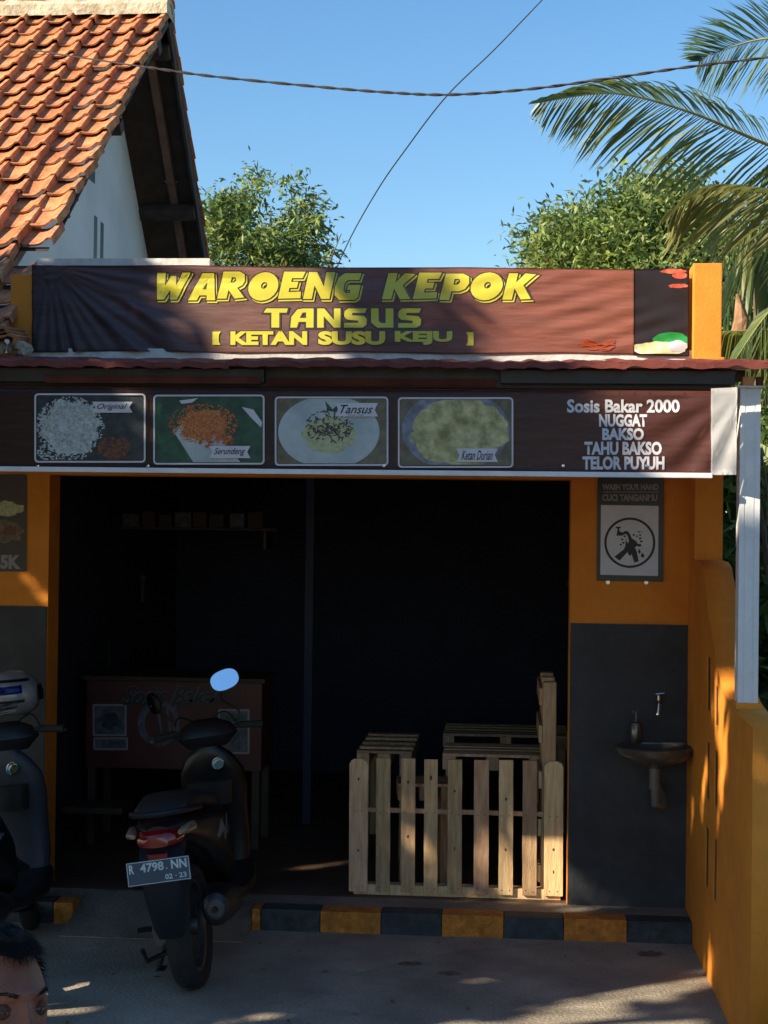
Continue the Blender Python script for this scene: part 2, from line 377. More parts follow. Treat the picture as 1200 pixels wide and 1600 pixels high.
#PART2
# ------------------------------------------------------------------ ground
def sheet(name, x0, x1, y0, y1, z, m, kind='structure', n=1, amp=0):
    bm = bmesh.new(); bmesh.ops.create_grid(bm, x_segments=n, y_segments=n, size=.5)
    for v in bm.verts:
        v.co.x = x0 + (v.co.x + .5) * (x1 - x0); v.co.y = y0 + (v.co.y + .5) * (y1 - y0)
        v.co.z = z + amp * noise.noise(v.co * .8)
    return tag(obj(name, bm, m), kind=kind)
sheet('ground', -400, 400, -400, 400, -.03, 'soil')
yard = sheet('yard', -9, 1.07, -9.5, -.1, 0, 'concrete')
pts = [at(x, y, 0) for x, y in ()]
def ground_blob(name, px, py, rx, ry, m, z=.004, seed=0, parent=None):
    c = atz(px, py, z); bm = bmesh.new()
    bm.faces.new([bm.verts.new((c.x + a, c.y + b, z)) for a, b in blob(0, 0, rx, ry, .5, 30, seed)])
    return obj(name, bm, m, parent)
ground_blob('stain', 1016, 1490, .075, .055, 'stain', seed=3, parent=yard)
ground_blob('stain', 700, 1520, .06, .03, 'stain', seed=5, parent=yard)
ground_blob('stain', 640, 1505, .06, .03, 'stain', seed=6, parent=yard)
def crack(pts, w):
    bm = bmesh.new(); P = []; r2 = random.Random(len(pts) * 7 + int(pts[0][0]))
    for (x0, y0), (x1, y1) in zip(pts, pts[1:]):
        a, b = atz(x0, y0, .003), atz(x1, y1, .003)
        for k in range(14): P.append(a.lerp(b, k / 14) + Vector((r2.gauss(0, .008), r2.gauss(0, .008), 0)))
    L_ = [bm.verts.new(p + Vector((0, w * (.4 + r2.random()), 0))) for p in P]; R2 = [bm.verts.new(p - Vector((0, w * (.4 + r2.random()), 0))) for p in P]
    for i in range(len(P) - 1): bm.faces.new((L_[i], L_[i + 1], R2[i + 1], R2[i]))
    obj('crack', bm, 'stain', yard)
crack([(420, 1600), (560, 1520), (700, 1490), (900, 1470)], .0022); crack([(700, 1490), (760, 1545), (860, 1600)], .0016); crack([(90, 1500), (200, 1470), (330, 1500)], .0018)
for i in range(26):                          # a few fallen leaves
    c = Vector((rnd.uniform(-2.6, 1.0), rnd.uniform(-2.6, -.4), .006)); a = rnd.uniform(0, 6.3); s = rnd.uniform(.012, .026)
    bm = bmesh.new()
    vs_ = [bm.verts.new(c + Vector((math.cos(a + t) * s * k, math.sin(a + t) * s * k, h))) for t, k, h in ((0, 1.3, .002), (1.6, .45, .010), (3.14, 1.2, .001), (4.7, .45, .006))]
    bm.faces.new(vs_); l = obj('fallen_leaf', bm, 'dry_leaf'); tag(l, 'small dry fallen leaf lying on the concrete yard', 'leaf', 'dry leaves scattered on the yard')
# kerb of painted blocks, terrace, ramp
kerb = bpy.data.objects.new('kerb', None); col.objects.link(kerb); kerb['kind'] = 'structure'
KX = [at(x, 1440, -.35).x for x in (407, 500, 595, 690, 787, 881, 980, 1078)]
XR = at(404, 1440, -.35).x
xs = [XR - .04] + KX; xs[-1] = 1.063
cols_ = ['kerb_orange', 'kerb_dark'] * 5
for i in range(len(xs) - 1):
    bx('kerb_block', xs[i] + .001, xs[i + 1] - .001, -.35, -.20, -.02, .12 + .002 * math.sin(i * 2.3), cols_[i], kerb, bevel=.008)
a, b = at(83, 1415, -.35).x, at(114, 1415, -.35).x
bx('kerb_block', a, b, -.35, -.2, -.02, .119, 'kerb_orange', kerb, bevel=.012)
bx('kerb_block', a - .40, a - .002, -.35, -.2, -.02, .12, 'kerb_dark', kerb, bevel=.008)
bx('kerb_block', a - .80, a - .402, -.35, -.2, -.02, .12, 'kerb_orange', kerb, bevel=.008)
XL = b
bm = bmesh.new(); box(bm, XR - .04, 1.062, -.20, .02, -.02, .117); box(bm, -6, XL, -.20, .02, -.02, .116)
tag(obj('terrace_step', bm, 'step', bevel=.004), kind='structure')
bm = bmesh.new()
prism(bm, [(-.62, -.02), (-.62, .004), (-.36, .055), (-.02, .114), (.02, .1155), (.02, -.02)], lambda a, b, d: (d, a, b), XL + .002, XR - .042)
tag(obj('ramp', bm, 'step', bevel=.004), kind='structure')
sheet('shop_floor', -2.95, 1.06, .02, 4.6, .1165, 'floor')

# ------------------------------------------------------------------ shop building
shop = thing('shop_building', 'small orange food stall building with wide open front and black lower walls', 'shop', (-.8, 0, 0))
XJL, XJR, ZL = at(74, 1000, 0).x, at(890, 1000, 0).x, at(600, 747, 0).z
XW = 1.063
ZB = at(980, 975, 0).z; ZBL = at(40, 947, 0).z
bx('jamb_wall', -6, XJL, 0, .22, -.02, ZL, 'orange', shop)
bx('jamb_wall', XJR, XW, 0, .20, -.02, ZL, 'orange', shop)
bx('lintel_wall', -6, XW, -.002, .22, ZL + .001, 3.31, 'orange', shop)
XP0, ZP = at(16, 500, 0).x, at(600, 418, 0).z
bx('parapet', XP0, XW + .02, 0, .16, 3.312, ZP - .04, 'orange', shop)
bx('coping', at(62, 410, .1).x, at(330, 410, .1).x, .05, .165, ZP - .0395, at(200, 406, .1).z, 'flash', shop)
bx('wainscot', XJR + .004, XW - .001, -.012, .0, .117, ZB, 'black_wall', shop)
bx('wainscot', -6, at(72, 1000, -.012).x, -.012, .0, .117, ZBL, 'black_wall', shop)
bx('corner_column', XW, XW + .155, -.27, .2, -.02, 3.27, 'orange', shop, bevel=.004)
x1 = at(1128, 480, -.1).x
bx('parapet_pillar', XW + .001, x1, -.10, .2, 3.271, at(1100, 411, -.1).z, 'orange', shop, bevel=.006)
bm = bmesh.new(); box(bm, -2.93, XW + .10, -.035, -.001, 3.262, at(600, 546, -.03).z)
obj('flashing', bm, 'flash', shop)
# room
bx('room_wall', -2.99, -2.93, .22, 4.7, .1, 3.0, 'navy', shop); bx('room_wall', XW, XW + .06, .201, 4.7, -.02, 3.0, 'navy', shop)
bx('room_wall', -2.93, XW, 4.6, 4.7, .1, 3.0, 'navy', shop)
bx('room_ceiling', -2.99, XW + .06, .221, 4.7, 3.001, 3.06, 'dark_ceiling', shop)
bx('flat_roof', -2.99, XW + .06, .161, 4.7, 3.061, 3.3, 'cement', shop)
# side wall with its swept-down top
side = thing('side_wall', 'orange side wall sweeping down to a low front end with narrow black vent slots', 'wall', (XW, -1.2, 0))
prof = [(-.271, -.02), (-.271, 2.13), (-.5, 2.125), (-.62, 2.10), (-.72, 2.03), (-.86, 1.87), (-1.04, 1.745), (-1.22, 1.62), (-1.42, 1.53), (-1.62, 1.48),
        (-1.78, 1.462), (-2.35, 1.455), (-2.35, -.02)]
slots = [(-.98, -.86, 1.36, 1.64), (-1.28, -1.17, 1.32, 1.52), (-.98, -.86, .90, 1.2), (-1.28, -1.17, .92, 1.2), (-.98, -.86, .45, .76), (-1.28, -1.17, .45, .76)]
bm = spline_mesh([prof] + [[(a, c), (b, c), (b, d), (a, d)] for a, b, c, d in slots], extrude=.0775)
for v in bm.verts: v.co = Vector((v.co.z + XW + .0775, v.co.x, v.co.y))
obj('wall_body', bm, 'orange', side)
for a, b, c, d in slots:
    bx('slot_shade_fill', XW + .006, XW + .135, a + .001, b - .001, c + .001, d - .001, 'sign_black', side)  # dark fill near the face stands in for shade inside the slots
bx('pole_plinth', XW + .018, XW + .135, -1.74, -1.60, 1.45, 1.492, 'orange', side, bevel=.004)

# ------------------------------------------------------------------ awning
aw = thing('awning', 'maroon corrugated metal awning on a dark steel frame and one white pole', 'awning', (-.8, -1, 2.9))
YF, ZF = -1.86, at(600, 565, -1.86).z
def sheet_z(y): return ZF + (3.272 - ZF) * (y - YF) / (0 - .04 - YF)
x = -4.1; k = 0; P_ = .232
while x < 2.2:
    x1 = x + P_ * 4
    bm = bmesh.new(); n = 48; rows = []
    off = rnd.uniform(-.006, .006)
    for y, extra, lip in ((-.04, 0, 0), (-.6, .002, 0), (-1.2, -.002, 0), (YF, 0, 0), (YF - .004, 0, -.028)):
        row = []
        for i in range(n + 1):
            X = x + (x1 + .012 - x) * i / n; t = ((X / P_) % 1)
            h = .011 * (max(0, 1 - abs(t - .5) / .17)) ** .8 + .006 * math.sin(t * 12.6) * .5
            wob = .006 * noise.noise(Vector((X * 9, y * 2, k))) + (.005 * noise.noise(Vector((X * 40, 1, k))) if X < .1 else 0)
            row.append(bm.verts.new((X, y, sheet_z(y) + h + wob + off + lip + (k % 2) * .003 + extra)))
        rows.append(row)
    for a, b in zip(rows, rows[1:]):
        for i in range(n): bm.faces.new((a[i], a[i + 1], b[i + 1], b[i]))
    bmesh.ops.solidify(bm, geom=bm.faces[:], thickness=.0025)
    obj('roofing_sheet', bm, 'sheet', aw); x = x1; k += 1
bx('front_beam', -4.1, at(1142, 590, -1.72).x, -1.74, -1.68, at(600, 606, -1.74).z, ZF - .012, 'steel_dark', aw, bevel=.003)
bx('front_beam', -4.1, at(412, 590, -1.80).x, -1.79, -1.742, at(300, 600, -1.8).z + .01, ZF - .028, 'steel_dark', aw, bevel=.003)
bx('front_beam', at(782, 590, -1.80).x, at(1150, 590, -1.8).x, -1.79, -1.742, at(900, 599, -1.8).z, ZF - .028, 'steel_dark', aw, bevel=.003)
bx('fascia_board', at(70, 590, -1.8).x, at(408, 590, -1.8).x, -1.80, -1.792, at(300, 599, -1.8).z, at(300, 588, -1.8).z, 'brown_rust', aw)
bx('fascia_board', at(415, 590, -1.8).x, at(775, 590, -1.8).x, -1.752, -1.742, at(600, 602, -1.8).z, at(600, 590, -1.8).z, 'brown_rust', aw)
for X in (-3.6, -2.7, -1.75, -.8, .15, 1.08):
    y0, y1 = -1.66, -.05; bm = bmesh.new()
    prism(bm, [(y0, sheet_z(y0) - .09), (y1, sheet_z(y1) - .09), (y1, sheet_z(y1) - .035), (y0, sheet_z(y0) - .035)], lambda a, b, d: (d, a, b), X, X + .04)
    obj('rafter', bm, 'steel_dark', aw)
for y in (-.5, -1.1):
    bx('purlin', -4.1, 1.9, y, y + .03, sheet_z(y) - .033, sheet_z(y) - .008, 'galv', aw)
# pole: a box section with two grooves
bm = bmesh.new(); a, b = XW + .028, XW + .122; y0, y1 = -1.72, -1.625; g = .003
prism(bm, [(a, y0), (a + .022, y0), (a + .022, y0 + g), (a + .028, y0 + g), (a + .028, y0), (b - .028, y0), (b - .028, y0 + g), (b - .022, y0 + g), (b - .022, y0), (b, y0), (b, y1), (a, y1)],
      lambda p, q, d: (p, q, d), 1.490, at(1165, 606, -1.72).z)
obj('pole', bm, 'galv', aw, bevel=.0015)
bx('pole_cap_plate', a - .03, b + .012, -1.745, y1 + .01, at(1165, 606, -1.72).z, at(1165, 606, -1.72).z + .008, 'galv', aw)
bx('wood_post', b - .08, b - .03, -1.70, -1.65, at(1165, 604, -1.7).z, ZF - .046, 'pallet', aw)
bx('wood_post', b - .015, b + .015, -1.70, -1.66, at(1165, 604, -1.7).z, ZF - .046, 'rafter', aw)

# ------------------------------------------------------------------ upper banner
YU = -.045
def wr_up(x, z):
    t = 0.0
    # folds fanning out of the upper left corner
    ax, az = -2.72, 3.84; dx, dz = x - ax, az - z; r = math.hypot(dx, dz); an = math.atan2(dz, dx + 1e-6)
    t += .016 * math.exp(-max(0, x + 2.0) * 1.9) * math.sin(an * 17 + 5.5 * noise.noise(Vector((an * 3.1, r * .9, 4))) + .6 * math.sin(r * 5)) * (.55 + .9 * abs(noise.noise(Vector((an * 5, 1, 2))))) * min(1, r * 1.5)
    t += .005 * math.exp(-max(0, x + 1.7) * 1.2) * math.sin(an * 41 + r * 2)
    # slanting folds towards the upper right
    wgt = max(0, min(1, (x + .9) / 1.3))
    t += .0035 * wgt * math.sin((z * 1.0 - x * .33) * 60 + 2 * math.sin(x * 2.3)) * (.5 + .5 * math.sin(x * 4 + z * 7))
    t += .0025 * math.sin(x * 6 + z * 31) + .002 * noise.noise(Vector((x * 3, z * 14, 0)))
    return t
ban = thing('upper_banner', 'wrinkled brown vinyl banner lettered in yellow across the parapet', 'banner', (-.8, YU, 3.3))
def cloth(name, px, Y, m, parent, wr, nx, nz, lift=0, hem=None):
    (x0, y0), (x1, y1) = px[0], px[1]
    f = pxmap(x0, y0, x1, y1, Y) if len(px) == 2 else quadmap(at(*px[3], Y), at(*px[2], Y), at(*px[0], Y), at(*px[1], Y))
    bm = bmesh.new(); g = [[None] * (nx + 1) for _ in range(nz + 1)]
    for j in range(nz + 1):
        for i in range(nx + 1):
            p = f(i / nx, j / nz); p.y = Y - lift - wr(p.x, p.z)
            if hem: p.z += hem(p.x, j / nz)
            g[j][i] = bm.verts.new(p)
    for j in range(nz):
        for i in range(nx): bm.faces.new((g[j][i], g[j][i + 1], g[j + 1][i + 1], g[j + 1][i]))
    bmesh.ops.solidify(bm, geom=bm.faces[:], thickness=.0012)
    return obj(name, bm, m, parent, smooth=2)
sag = lambda x, v: -.006 * v * abs(math.sin(x * 1.9 + .4)) + .004 * (1 - v) * math.sin(x * 5)
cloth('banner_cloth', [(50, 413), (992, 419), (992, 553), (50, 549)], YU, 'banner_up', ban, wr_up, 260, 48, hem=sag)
cloth('banner_cloth', [(990.5, 419), (1077, 418), (1077, 556), (990.5, 554)], YU, 'print_dark', ban, wr_up, 30, 48, lift=.003, hem=sag)
G = {
 'W': (1.16, [[(0, 1), (.30, 1), (.36, .50), (.50, .88), (.68, .88), (.74, .50), (.88, 1), (1.16, 1), (.84, 0), (.62, 0), (.56, .36), (.40, 0), (.16, 0)]]),
 'A': (.94, [[(0, 0), (.34, 1), (.74, 1), (.94, 0), (.64, 0), (.62, .18), (.37, .18), (.30, 0)], [(.44, .40), (.58, .40), (.56, .68)]]),
 'R': (.92, [[(0, 0), (.06, 1), (.62, 1), (.80, .90), (.84, .66), (.78, .50), (.62, .40), (.92, .04), (.60, 0), (.34, .32), (.32, 0)], [(.36, .60), (.37, .80), (.50, .79), (.54, .68), (.48, .60)]]),
 'O': (1.02, [[(.51 + .51 * math.cos(t), .5 + .53 * math.sin(t)) for t in [k * math.pi / 10 for k in range(20)]], [(.53 + .11 * math.cos(t), .54 + .13 * math.sin(t)) for t in [k * math.pi / 5 for k in range(10)]]]),
 'E': (.78, [[(0, 0), (.05, 1), (.78, 1), (.72, .76), (.36, .76), (.35, .62), (.60, .62), (.58, .40), (.33, .40), (.32, .24), (.74, .26), (.76, .02)]]),
 'N': (.94, [[(0, 0), (.05, 1), (.32, 1), (.64, .46), (.64, 1), (.94, 1), (.90, 0), (.62, 0), (.32, .50), (.30, 0)]]),
 'G': (.88, [[(.22, 0), (.04, .18), (0, .5), (.07, .84), (.26, 1), (.82, 1), (.78, .74), (.40, .74), (.31, .62), (.31, .36), (.40, .25), (.54, .25), (.55, .36), (.42, .38), (.44, .56), (.86, .56), (.84, .10), (.74, 0)]]),
 'K': (.92, [[(0, 0), (.05, 1), (.34, 1), (.33, .64), (.58, 1), (.92, .96), (.58, .54), (.90, .02), (.58, 0), (.32, .42), (.30, 0)]]),
 'P': (.86, [[(0, 0), (.06, 1), (.62, 1), (.82, .88), (.86, .62), (.76, .42), (.58, .33), (.34, .33), (.32, 0)], [(.36, .58), (.37, .80), (.52, .79), (.57, .68), (.50, .58)]]),
}
def word(s, gap=.07):
    x = 0; out = []
    for c in s:
        wd, ps = G[c]; jj = .03 * math.sin(x * 9)
        out += [[(px + x + py * .16, py + jj) for px, py in p] for p in ps]; x += wd + gap
    return out, x
def title(s, x0, y0, x1, y1):
    ps, wd = word(s); ref = (0, wd - .07 + .16, 0, 1)
    for nm, m, off, sh, lift in (('letter_outline', 'print_dark', .06, (.035, -.045), .003), ('letter_outline', 'yellow', .034, (.045, -.065), .0045),
                                 ('letter_outline', 'print_dark', .040, (0.0, 0.0), .006), ('letter', 'yellow', .0, (0, 0), .0075)):
        bm = spline_mesh(ps, off); 
        for v in bm.verts: v.co.x += sh[0]; v.co.y += sh[1]
        unit(bm, ref); lay(nm, bm, pxmap(x0, y0, x1, y1, YU), m, ban, YU, lift, wr_up, .03)
title('WAROENG', 238, 426, 568, 468)
title('KEPOK', 597, 427, 838, 468)
def tansus():
    T = [[(0, .78), (.12, 1), (1.05, 1), (1.0, .78), (.68, .78), (.68, 0), (.34, 0), (.34, .78)]]
    A = [[(0, 0), (.04, .55), (.3, .95), (.55, 1), (1.0, 1), (1.0, 0), (.68, 0), (.68, .30), (.36, .30), (.28, 0)], [(.40, .50), (.68, .50), (.68, .80), (.52, .78)]]
    N = [[(0, 0), (0, 1), (.3, 1), (.72, .40), (.72, 1), (1.0, 1), (1.0, 0), (.72, 0), (.28, .60), (.28, 0)]]
    S = [[(0, 0), (0, .24), (.60, .24), (.62, .36), (.12, .42), (0, .58), (.02, .86), (.18, 1), (.98, 1), (.90, .77), (.36, .77), (.34, .64), (.86, .60), (.98, .44), (.95, .14), (.8, 0)]]
    U = [[(0, 1), (.32, 1), (.32, .34), (.42, .24), (.62, .24), (.62, 1), (.95, 1), (.95, 0), (.26, 0), (0, .26)]]
    x = 0; out = []
    for g in (T, A, N, S, U, S): out += [[(a * .95 + x, b) for a, b in p] for p in g]; x += 1.1
    return out, x - .12
ps, wd = tansus()
for nm, m, off, lift in (('letter_outline', 'print_dark', .07, .003), ('letter', 'yellow', 0, .0045)):
    bm = spline_mesh(ps, off); unit(bm, (0, wd, 0, 1)); lay(nm, bm, pxmap(412, 482, 660, 512, YU), m, ban, YU, lift, wr_up, .03)
for s, x0, x1 in (('KETAN', 360, 480), ('SUSU', 497, 602), ('KEJU', 617, 707)):
    px_text('letter_outline', s, x0 - 1.5, 516, x1 + 1.5, 540.5, YU, .003, 'print_dark', ban, .085, wr=wr_up, cell=.03)
    px_text('letter', s, x0, 517.5, x1, 539, YU, .0045, 'yellow', ban, .055, wr=wr_up, cell=.03)
px_poly('letter', [[(332, 518), (345, 518), (342, 523), (342, 534), (345, 539), (332, 539)]], YU, .0045, 'yellow', ban, wr_up, .03)
px_poly('letter', [[(740, 519), (728, 519), (731, 524), (731, 535), (728, 540), (740, 540)]], YU, .0045, 'yellow', ban, wr_up, .03)
# printed garnish on the right
px_poly('print_patch', [blob(1048, 532, 28, 13, .06, seed=2, clip=(992, 519, 1074, 540))], YU, .006, 'green_print', ban, wr_up, .04)
px_poly('print_patch', [blob(1030, 546, 42, 12, .15, seed=4, clip=(991, 532, 1075, 553))], YU, .0072, 'lemon_print', ban, wr_up, .04)
px_poly('print_patch', [blob(1058, 541, 16, 9, .1, seed=5)], YU, .0084, 'white_print', ban, wr_up, .04)
for i, (cx, cy, rx, ry) in enumerate(((1052, 424, 20, 4), (1062, 431, 12, 5), (1060, 447, 15, 3.4))):
    px_poly('print_patch', [blob(cx, cy, rx, ry, .2, seed=i, clip=(1020, 420, 1075, 460))], YU, .006, 'chili_print', ban, wr_up, .04)
for i in range(9):
    a = rnd.uniform(0, 6.28); cx, cy = 926 + 14 * math.cos(a * 1.3), 538 + 5 * math.sin(a * 2.1); q = []
    for t in range(11):
        s = t / 10; q.append((cx - 24 + 48 * s, cy + 4 * math.sin(s * 5 + a)))
    q += [(xx, yy + 1.7) for xx, yy in reversed(q)]
    q = [(min(max(xx, 902), 960), min(max(yy, 524), 549)) for xx, yy in q]
    px_poly('print_stroke', [q], YU, .003 + .0006 * i, 'scribble', ban, wr_up, .04)

# ------------------------------------------------------------------ lower banner
YL = -1.815
def wr_lo(x, z):
    t = .0025 * math.sin(x * 5) + .002 * noise.noise(Vector((x * 2, z * 9, 5)))
    k = max(0, min(1, (x - .35) / .5))
    ax, az = 1.12, 2.98; dx, dz = ax - x, az - z; an = math.atan2(dz, dx + 1e-6)
    t += .008 * k * math.sin(an * 19) * min(1, math.hypot(dx, dz) * 3)
    return t
low = thing('menu_banner', 'brown menu banner with four food pictures and white price lettering under the awning', 'banner', (-.8, YL, 2.6))
cloth('banner_cloth', [(-150, 604), (1113, 611), (1113, 740), (-150, 732)], YL, 'banner_low', low, wr_lo, 220, 14)
cloth('blank_cloth', [(1111, 607), (1152, 605), (1150, 742), (1111, 742)], YL, 'white', low, wr_lo, 14, 14, lift=.003)
p0, p1 = at(-150, 733, YL), at(1113, 742, YL)
bx('hem_rod', p0.x, p1.x, YL - .012, YL + .012, (p0.z + p1.z) / 2 - .011, (p0.z + p1.z) / 2 + .013, 'galv', low, bevel=.003)
def frame(x0, y0, x1, y1, name='photo_frame'):
    px_poly(name, [rrect(x0, y0, x1, y1, 6), rrect(x0 + 2.6, y0 + 2.6, x1 - 2.6, y1 - 2.6, 4)], YL, .0105, 'white_print', low, wr_lo, .12)
def ribbon(x0, y0, x1, y1, s, sub=None):
    px_poly('ribbon', [[(x0, y0), (x1, y0), (x1 - 5, (y0 + y1) / 2), (x1, y1), (x0, y1), (x0 + 5, (y0 + y1) / 2)]], YL, .012, 'white_print', low, wr_lo, .12)
    h = y1 - y0; b = y1 - (4.5 if sub else 3)
    px_text('ribbon_lettering', s, x0 + 8, y0 + 3, x1 - 8, b, YL, .0132, 'black_print', low, .01, .45, wr_lo, .12)
    if sub: px_text('ribbon_lettering', sub, x0 + 20, y1 - 3.6, x1 - 22, y1 - 1.2, YL, .0132, 'black_print', low, 0, 0, wr_lo, .12)
def heap(cx, cy, rx, ry, n, r, ms, clip, seed):
    r2 = random.Random(seed); ms = [m for m in ms if m in M]
    for j, m in enumerate(ms):
        bm = bmesh.new()
        for i in range(n // len(ms)):
            a, q = r2.uniform(0, 6.28), r2.random() ** .55; x, y = cx + rx * q * math.cos(a), cy + ry * q * math.sin(a)
            s = r * r2.uniform(.5, 1.2); p_ = [at(u, v, YL) for u, v in blob(x, y, s * 1.2, s * .9, .35, 9, i * 1.7 + seed, clip)]
            for p in p_: p.y = YL - .0058 - .0004 * j - .00002 * (i % 17) - wr_lo(p.x, p.z)
            if len({(round(p.x, 5), round(p.z, 5)) for p in p_}) > 4: bm.faces.new([bm.verts.new(p) for p in p_])
        tag(obj('print_grains', bm, m, low), kind='stuff')
def pic(b, m): px_poly('food_photo', [rrect(*b, 4)], YL, .003, m, low, wr_lo, .12)
b = (57, 617, 226, 720); pic(b, 'rice_bg')
c = (58, 618, 225, 719)
px_poly('print_patch', [blob(110, 668, 46, 42, .2, 120, 1, c)], YL, .0045, 'rice', low, wr_lo, .12); heap(110, 666, 53, 46, 900, 1.4, ('rice', 'plate_print'), c, 1)
heap(98, 706, 46, 15, 260, 1.4, ('rice', 'plate_print'), c, 2)
heap(178, 700, 26, 17, 110, 2.8, ('meat', 'meat'), c, 3)
frame(55, 615, 228, 723); ribbon(145, 628, 208, 645, 'Original')
b = (242, 619, 412, 723); pic(b, 'leaf_print'); c = (243, 620, 411, 722)
px_poly('print_patch', [[(270, 672), (300, 655), (352, 690), (376, 722), (302, 722)]], YL, .0045, 'plate_print', low, wr_lo, .12)
px_poly('print_patch', [[(378, 636), (396, 640), (410, 660), (408, 668), (392, 652)]], YL, .0045, 'white_print', low, wr_lo, .12)
px_poly('print_patch', [[(280, 626), (310, 622), (300, 629), (284, 631)]], YL, .0045, 'white_print', low, wr_lo, .12)
px_poly('print_patch', [blob(318, 664, 36, 24, .2, 120, 2, c)], YL, .0057, 'floss', low, wr_lo, .12); heap(318, 662, 54, 31, 600, 1.3, ('floss', 'scribble', 'floss'), c, 4)
heap(338, 688, 26, 14, 50, 2.6, ('floss', 'scribble'), c, 5)
frame(240, 617, 414, 726); ribbon(327, 697, 392, 716, 'Serundeng')
b = (433, 622, 605, 725); pic(b, 'tan_print'); c = (434, 623, 604, 724)
px_poly('print_patch', [blob(514, 675, 79, 57, .0, 60, 0, c)], YL, .0045, 'plate_print', low, wr_lo, .12)
px_poly('print_patch', [blob(514, 680, 42, 28, .12, 120, 5, c)], YL, .0057, 'cream', low, wr_lo, .12)
bm = bmesh.new()
for i in range(150):
    a, r_ = rnd.uniform(0, 6.28), rnd.uniform(0, 1) ** .7; cx, cy = 514 + 38 * r_ * math.cos(a), 668 + 26 * r_ * math.sin(a) - 2; t = rnd.uniform(0, 3.14); l = rnd.uniform(1.5, 4.5)
    q = [(l, .8), (-l, .8), (-l, -.8), (l, -.8)]
    vv = []
    for u, v in q:
        p = at(cx + u * math.cos(t) - v * math.sin(t), cy + u * math.sin(t) + v * math.cos(t), YL); p.y = YL - .0069 - .0001 * (i % 9) - wr_lo(p.x, p.z); vv.append(bm.verts.new(p))
    bm.faces.new(vv)
tag(obj('chocolate_print', bm, 'choc', low), kind='stuff')
px_poly('print_patch', [[(508, 626), (520, 640), (532, 628), (526, 644), (512, 642)]], YL, .0069, 'leaf_print', low, wr_lo, .12)
frame(430, 620, 607, 728); ribbon(524, 630, 591, 651, 'Tansus', 'Ketan Susu')
b = (625, 623, 800, 727); pic(b, 'tan_print'); c = (626, 624, 799, 726)
px_poly('print_patch', [blob(712, 672, 84, 62, .0, 60, 0, c)], YL, .0045, 'bowl_print', low, wr_lo, .12)
px_poly('print_patch', [blob(716, 674, 76, 52, .16, 70, 8, c)], YL, .0057, 'durian', low, wr_lo, .12)
heap(716, 674, 74, 46, 240, 5, ('durian', 'durian'), c, 6)
frame(622, 621, 802, 731); ribbon(713, 701, 778, 722, 'Ketan Durian')
for s, x0, y0, x1, y1, bd in (('Sosis Bakar 2000', 886, 624, 1062, 645, .05), ('NUGGAT', 936, 647, 1011, 667, .07), ('BAKSO', 941, 669, 1006, 688, .07),
                              ('TAHU BAKSO', 913, 690, 1034, 711, .07), ('TELOR PUYUH', 910, 713, 1038, 734, .07)):
    px_text('lettering', s, x0, y0, x1, y1, YL, .0028, 'white_print', low, bd * .62, 0, wr_lo, .03)
for px in (60, 232, 600, 880, 1010):
    p = at(px, 728, YL); bm = bmesh.new(); lathe(bm, [(.0, -.004), (.006, -.004), (.007, 0), (.0, .001)], 10, Matrix.Translation((p.x, YL - .012, p.z)) @ Matrix.Rotation(R(90), 4, 'X'))
    obj('grommet', bm, 'chrome', low)

# ------------------------------------------------------------------ wash hand sign
sg = thing('hand_wash_sign', 'black and white wash your hand sign with tap pictogram on the orange wall', 'sign', at(985, 907, -.02))
f = pxmap(932, 760, 1037, 906, 0); p0, p1 = at(932, 907, 0), at(1037, 738, 0)
bx('sign_board', p0.x, p1.x, -.018, -.001, p0.z, p1.z, 'sign_black', sg, bevel=.002)
px_text('lettering', 'WASH YOUR HAND', 941, 756, 1029, 766, -.018, .0012, 'grey_print', sg, .05)
px_text('lettering', 'CUCI TANGANMU', 941, 772, 1027, 783, -.018, .0012, 'grey_print', sg, .05)
px_poly('rule_line', [[(942, 768), (1029, 768.3), (1029, 769.6), (942, 769.3)]], -.018, .0012, 'grey_print', sg)
px_poly('white_panel', [[(939, 789), (1029, 790.5), (1028, 900), (938, 898)]], -.018, .0012, 'panel_white', sg)
def arcp(cx, cy, rx, ry, n=44): return [(cx + rx * math.cos(2 * math.pi * k / n), cy + ry * math.sin(2 * math.pi * k / n)) for k in range(n)]
px_poly('pictogram', [arcp(984, 848, 40, 39.5), arcp(984, 848, 36.3, 35.8)], -.018, .0024, 'black_print', sg)
for q in ([(962, 823), (970, 823), (970, 825), (967.5, 826), (968, 830), (973, 832), (977, 829.5), (981, 830), (984, 834), (987, 841), (993, 845), (997, 850), (996, 853), (992, 855), (995, 862), (998, 877), (991, 879), (987, 866), (984, 869), (980, 863), (968, 876), (960, 870), (975, 858), (977, 853), (978, 841), (980, 849), (983, 846), (981, 838), (978, 834), (972, 837), (963, 837), (964.5, 830), (965, 826), (962, 825)],
          [(998, 857), (1001, 861), (1000, 866), (997, 863)], [(1003, 863), (1007, 868), (1005, 872), (1001, 869)]):
    px_poly('pictogram', [q], -.018, .0024, 'black_print', sg)
for cx, cy, r_ in ((990, 836, 2), (995, 838, 1.8), (1000, 836, 1.7), (1000, 841, 2), (1002, 846, 2.4), (998, 831, 1.6), (1002, 831, 1.2), (972, 843, 2), (974, 848, 2.2), (970, 851, 1.8), (976, 838, 1.8), (999, 852, 3)):
    px_poly('pictogram', [blob(cx, cy, r_, r_ * .8, .3, 8, cx)], -.018, .0024, 'black_print', sg)
for px in (950, 1010):
    p = at(px, 910, -.02); bm = bmesh.new(); lathe(bm, [(0, -.014), (.010, -.012), (.012, 0), (0, 0)], 12, Matrix.Translation((p.x, -.012, p.z)) @ Matrix.Rotation(R(90), 4, 'X'))
    obj('standoff_screw', bm, 'chrome', sg, smooth=True)

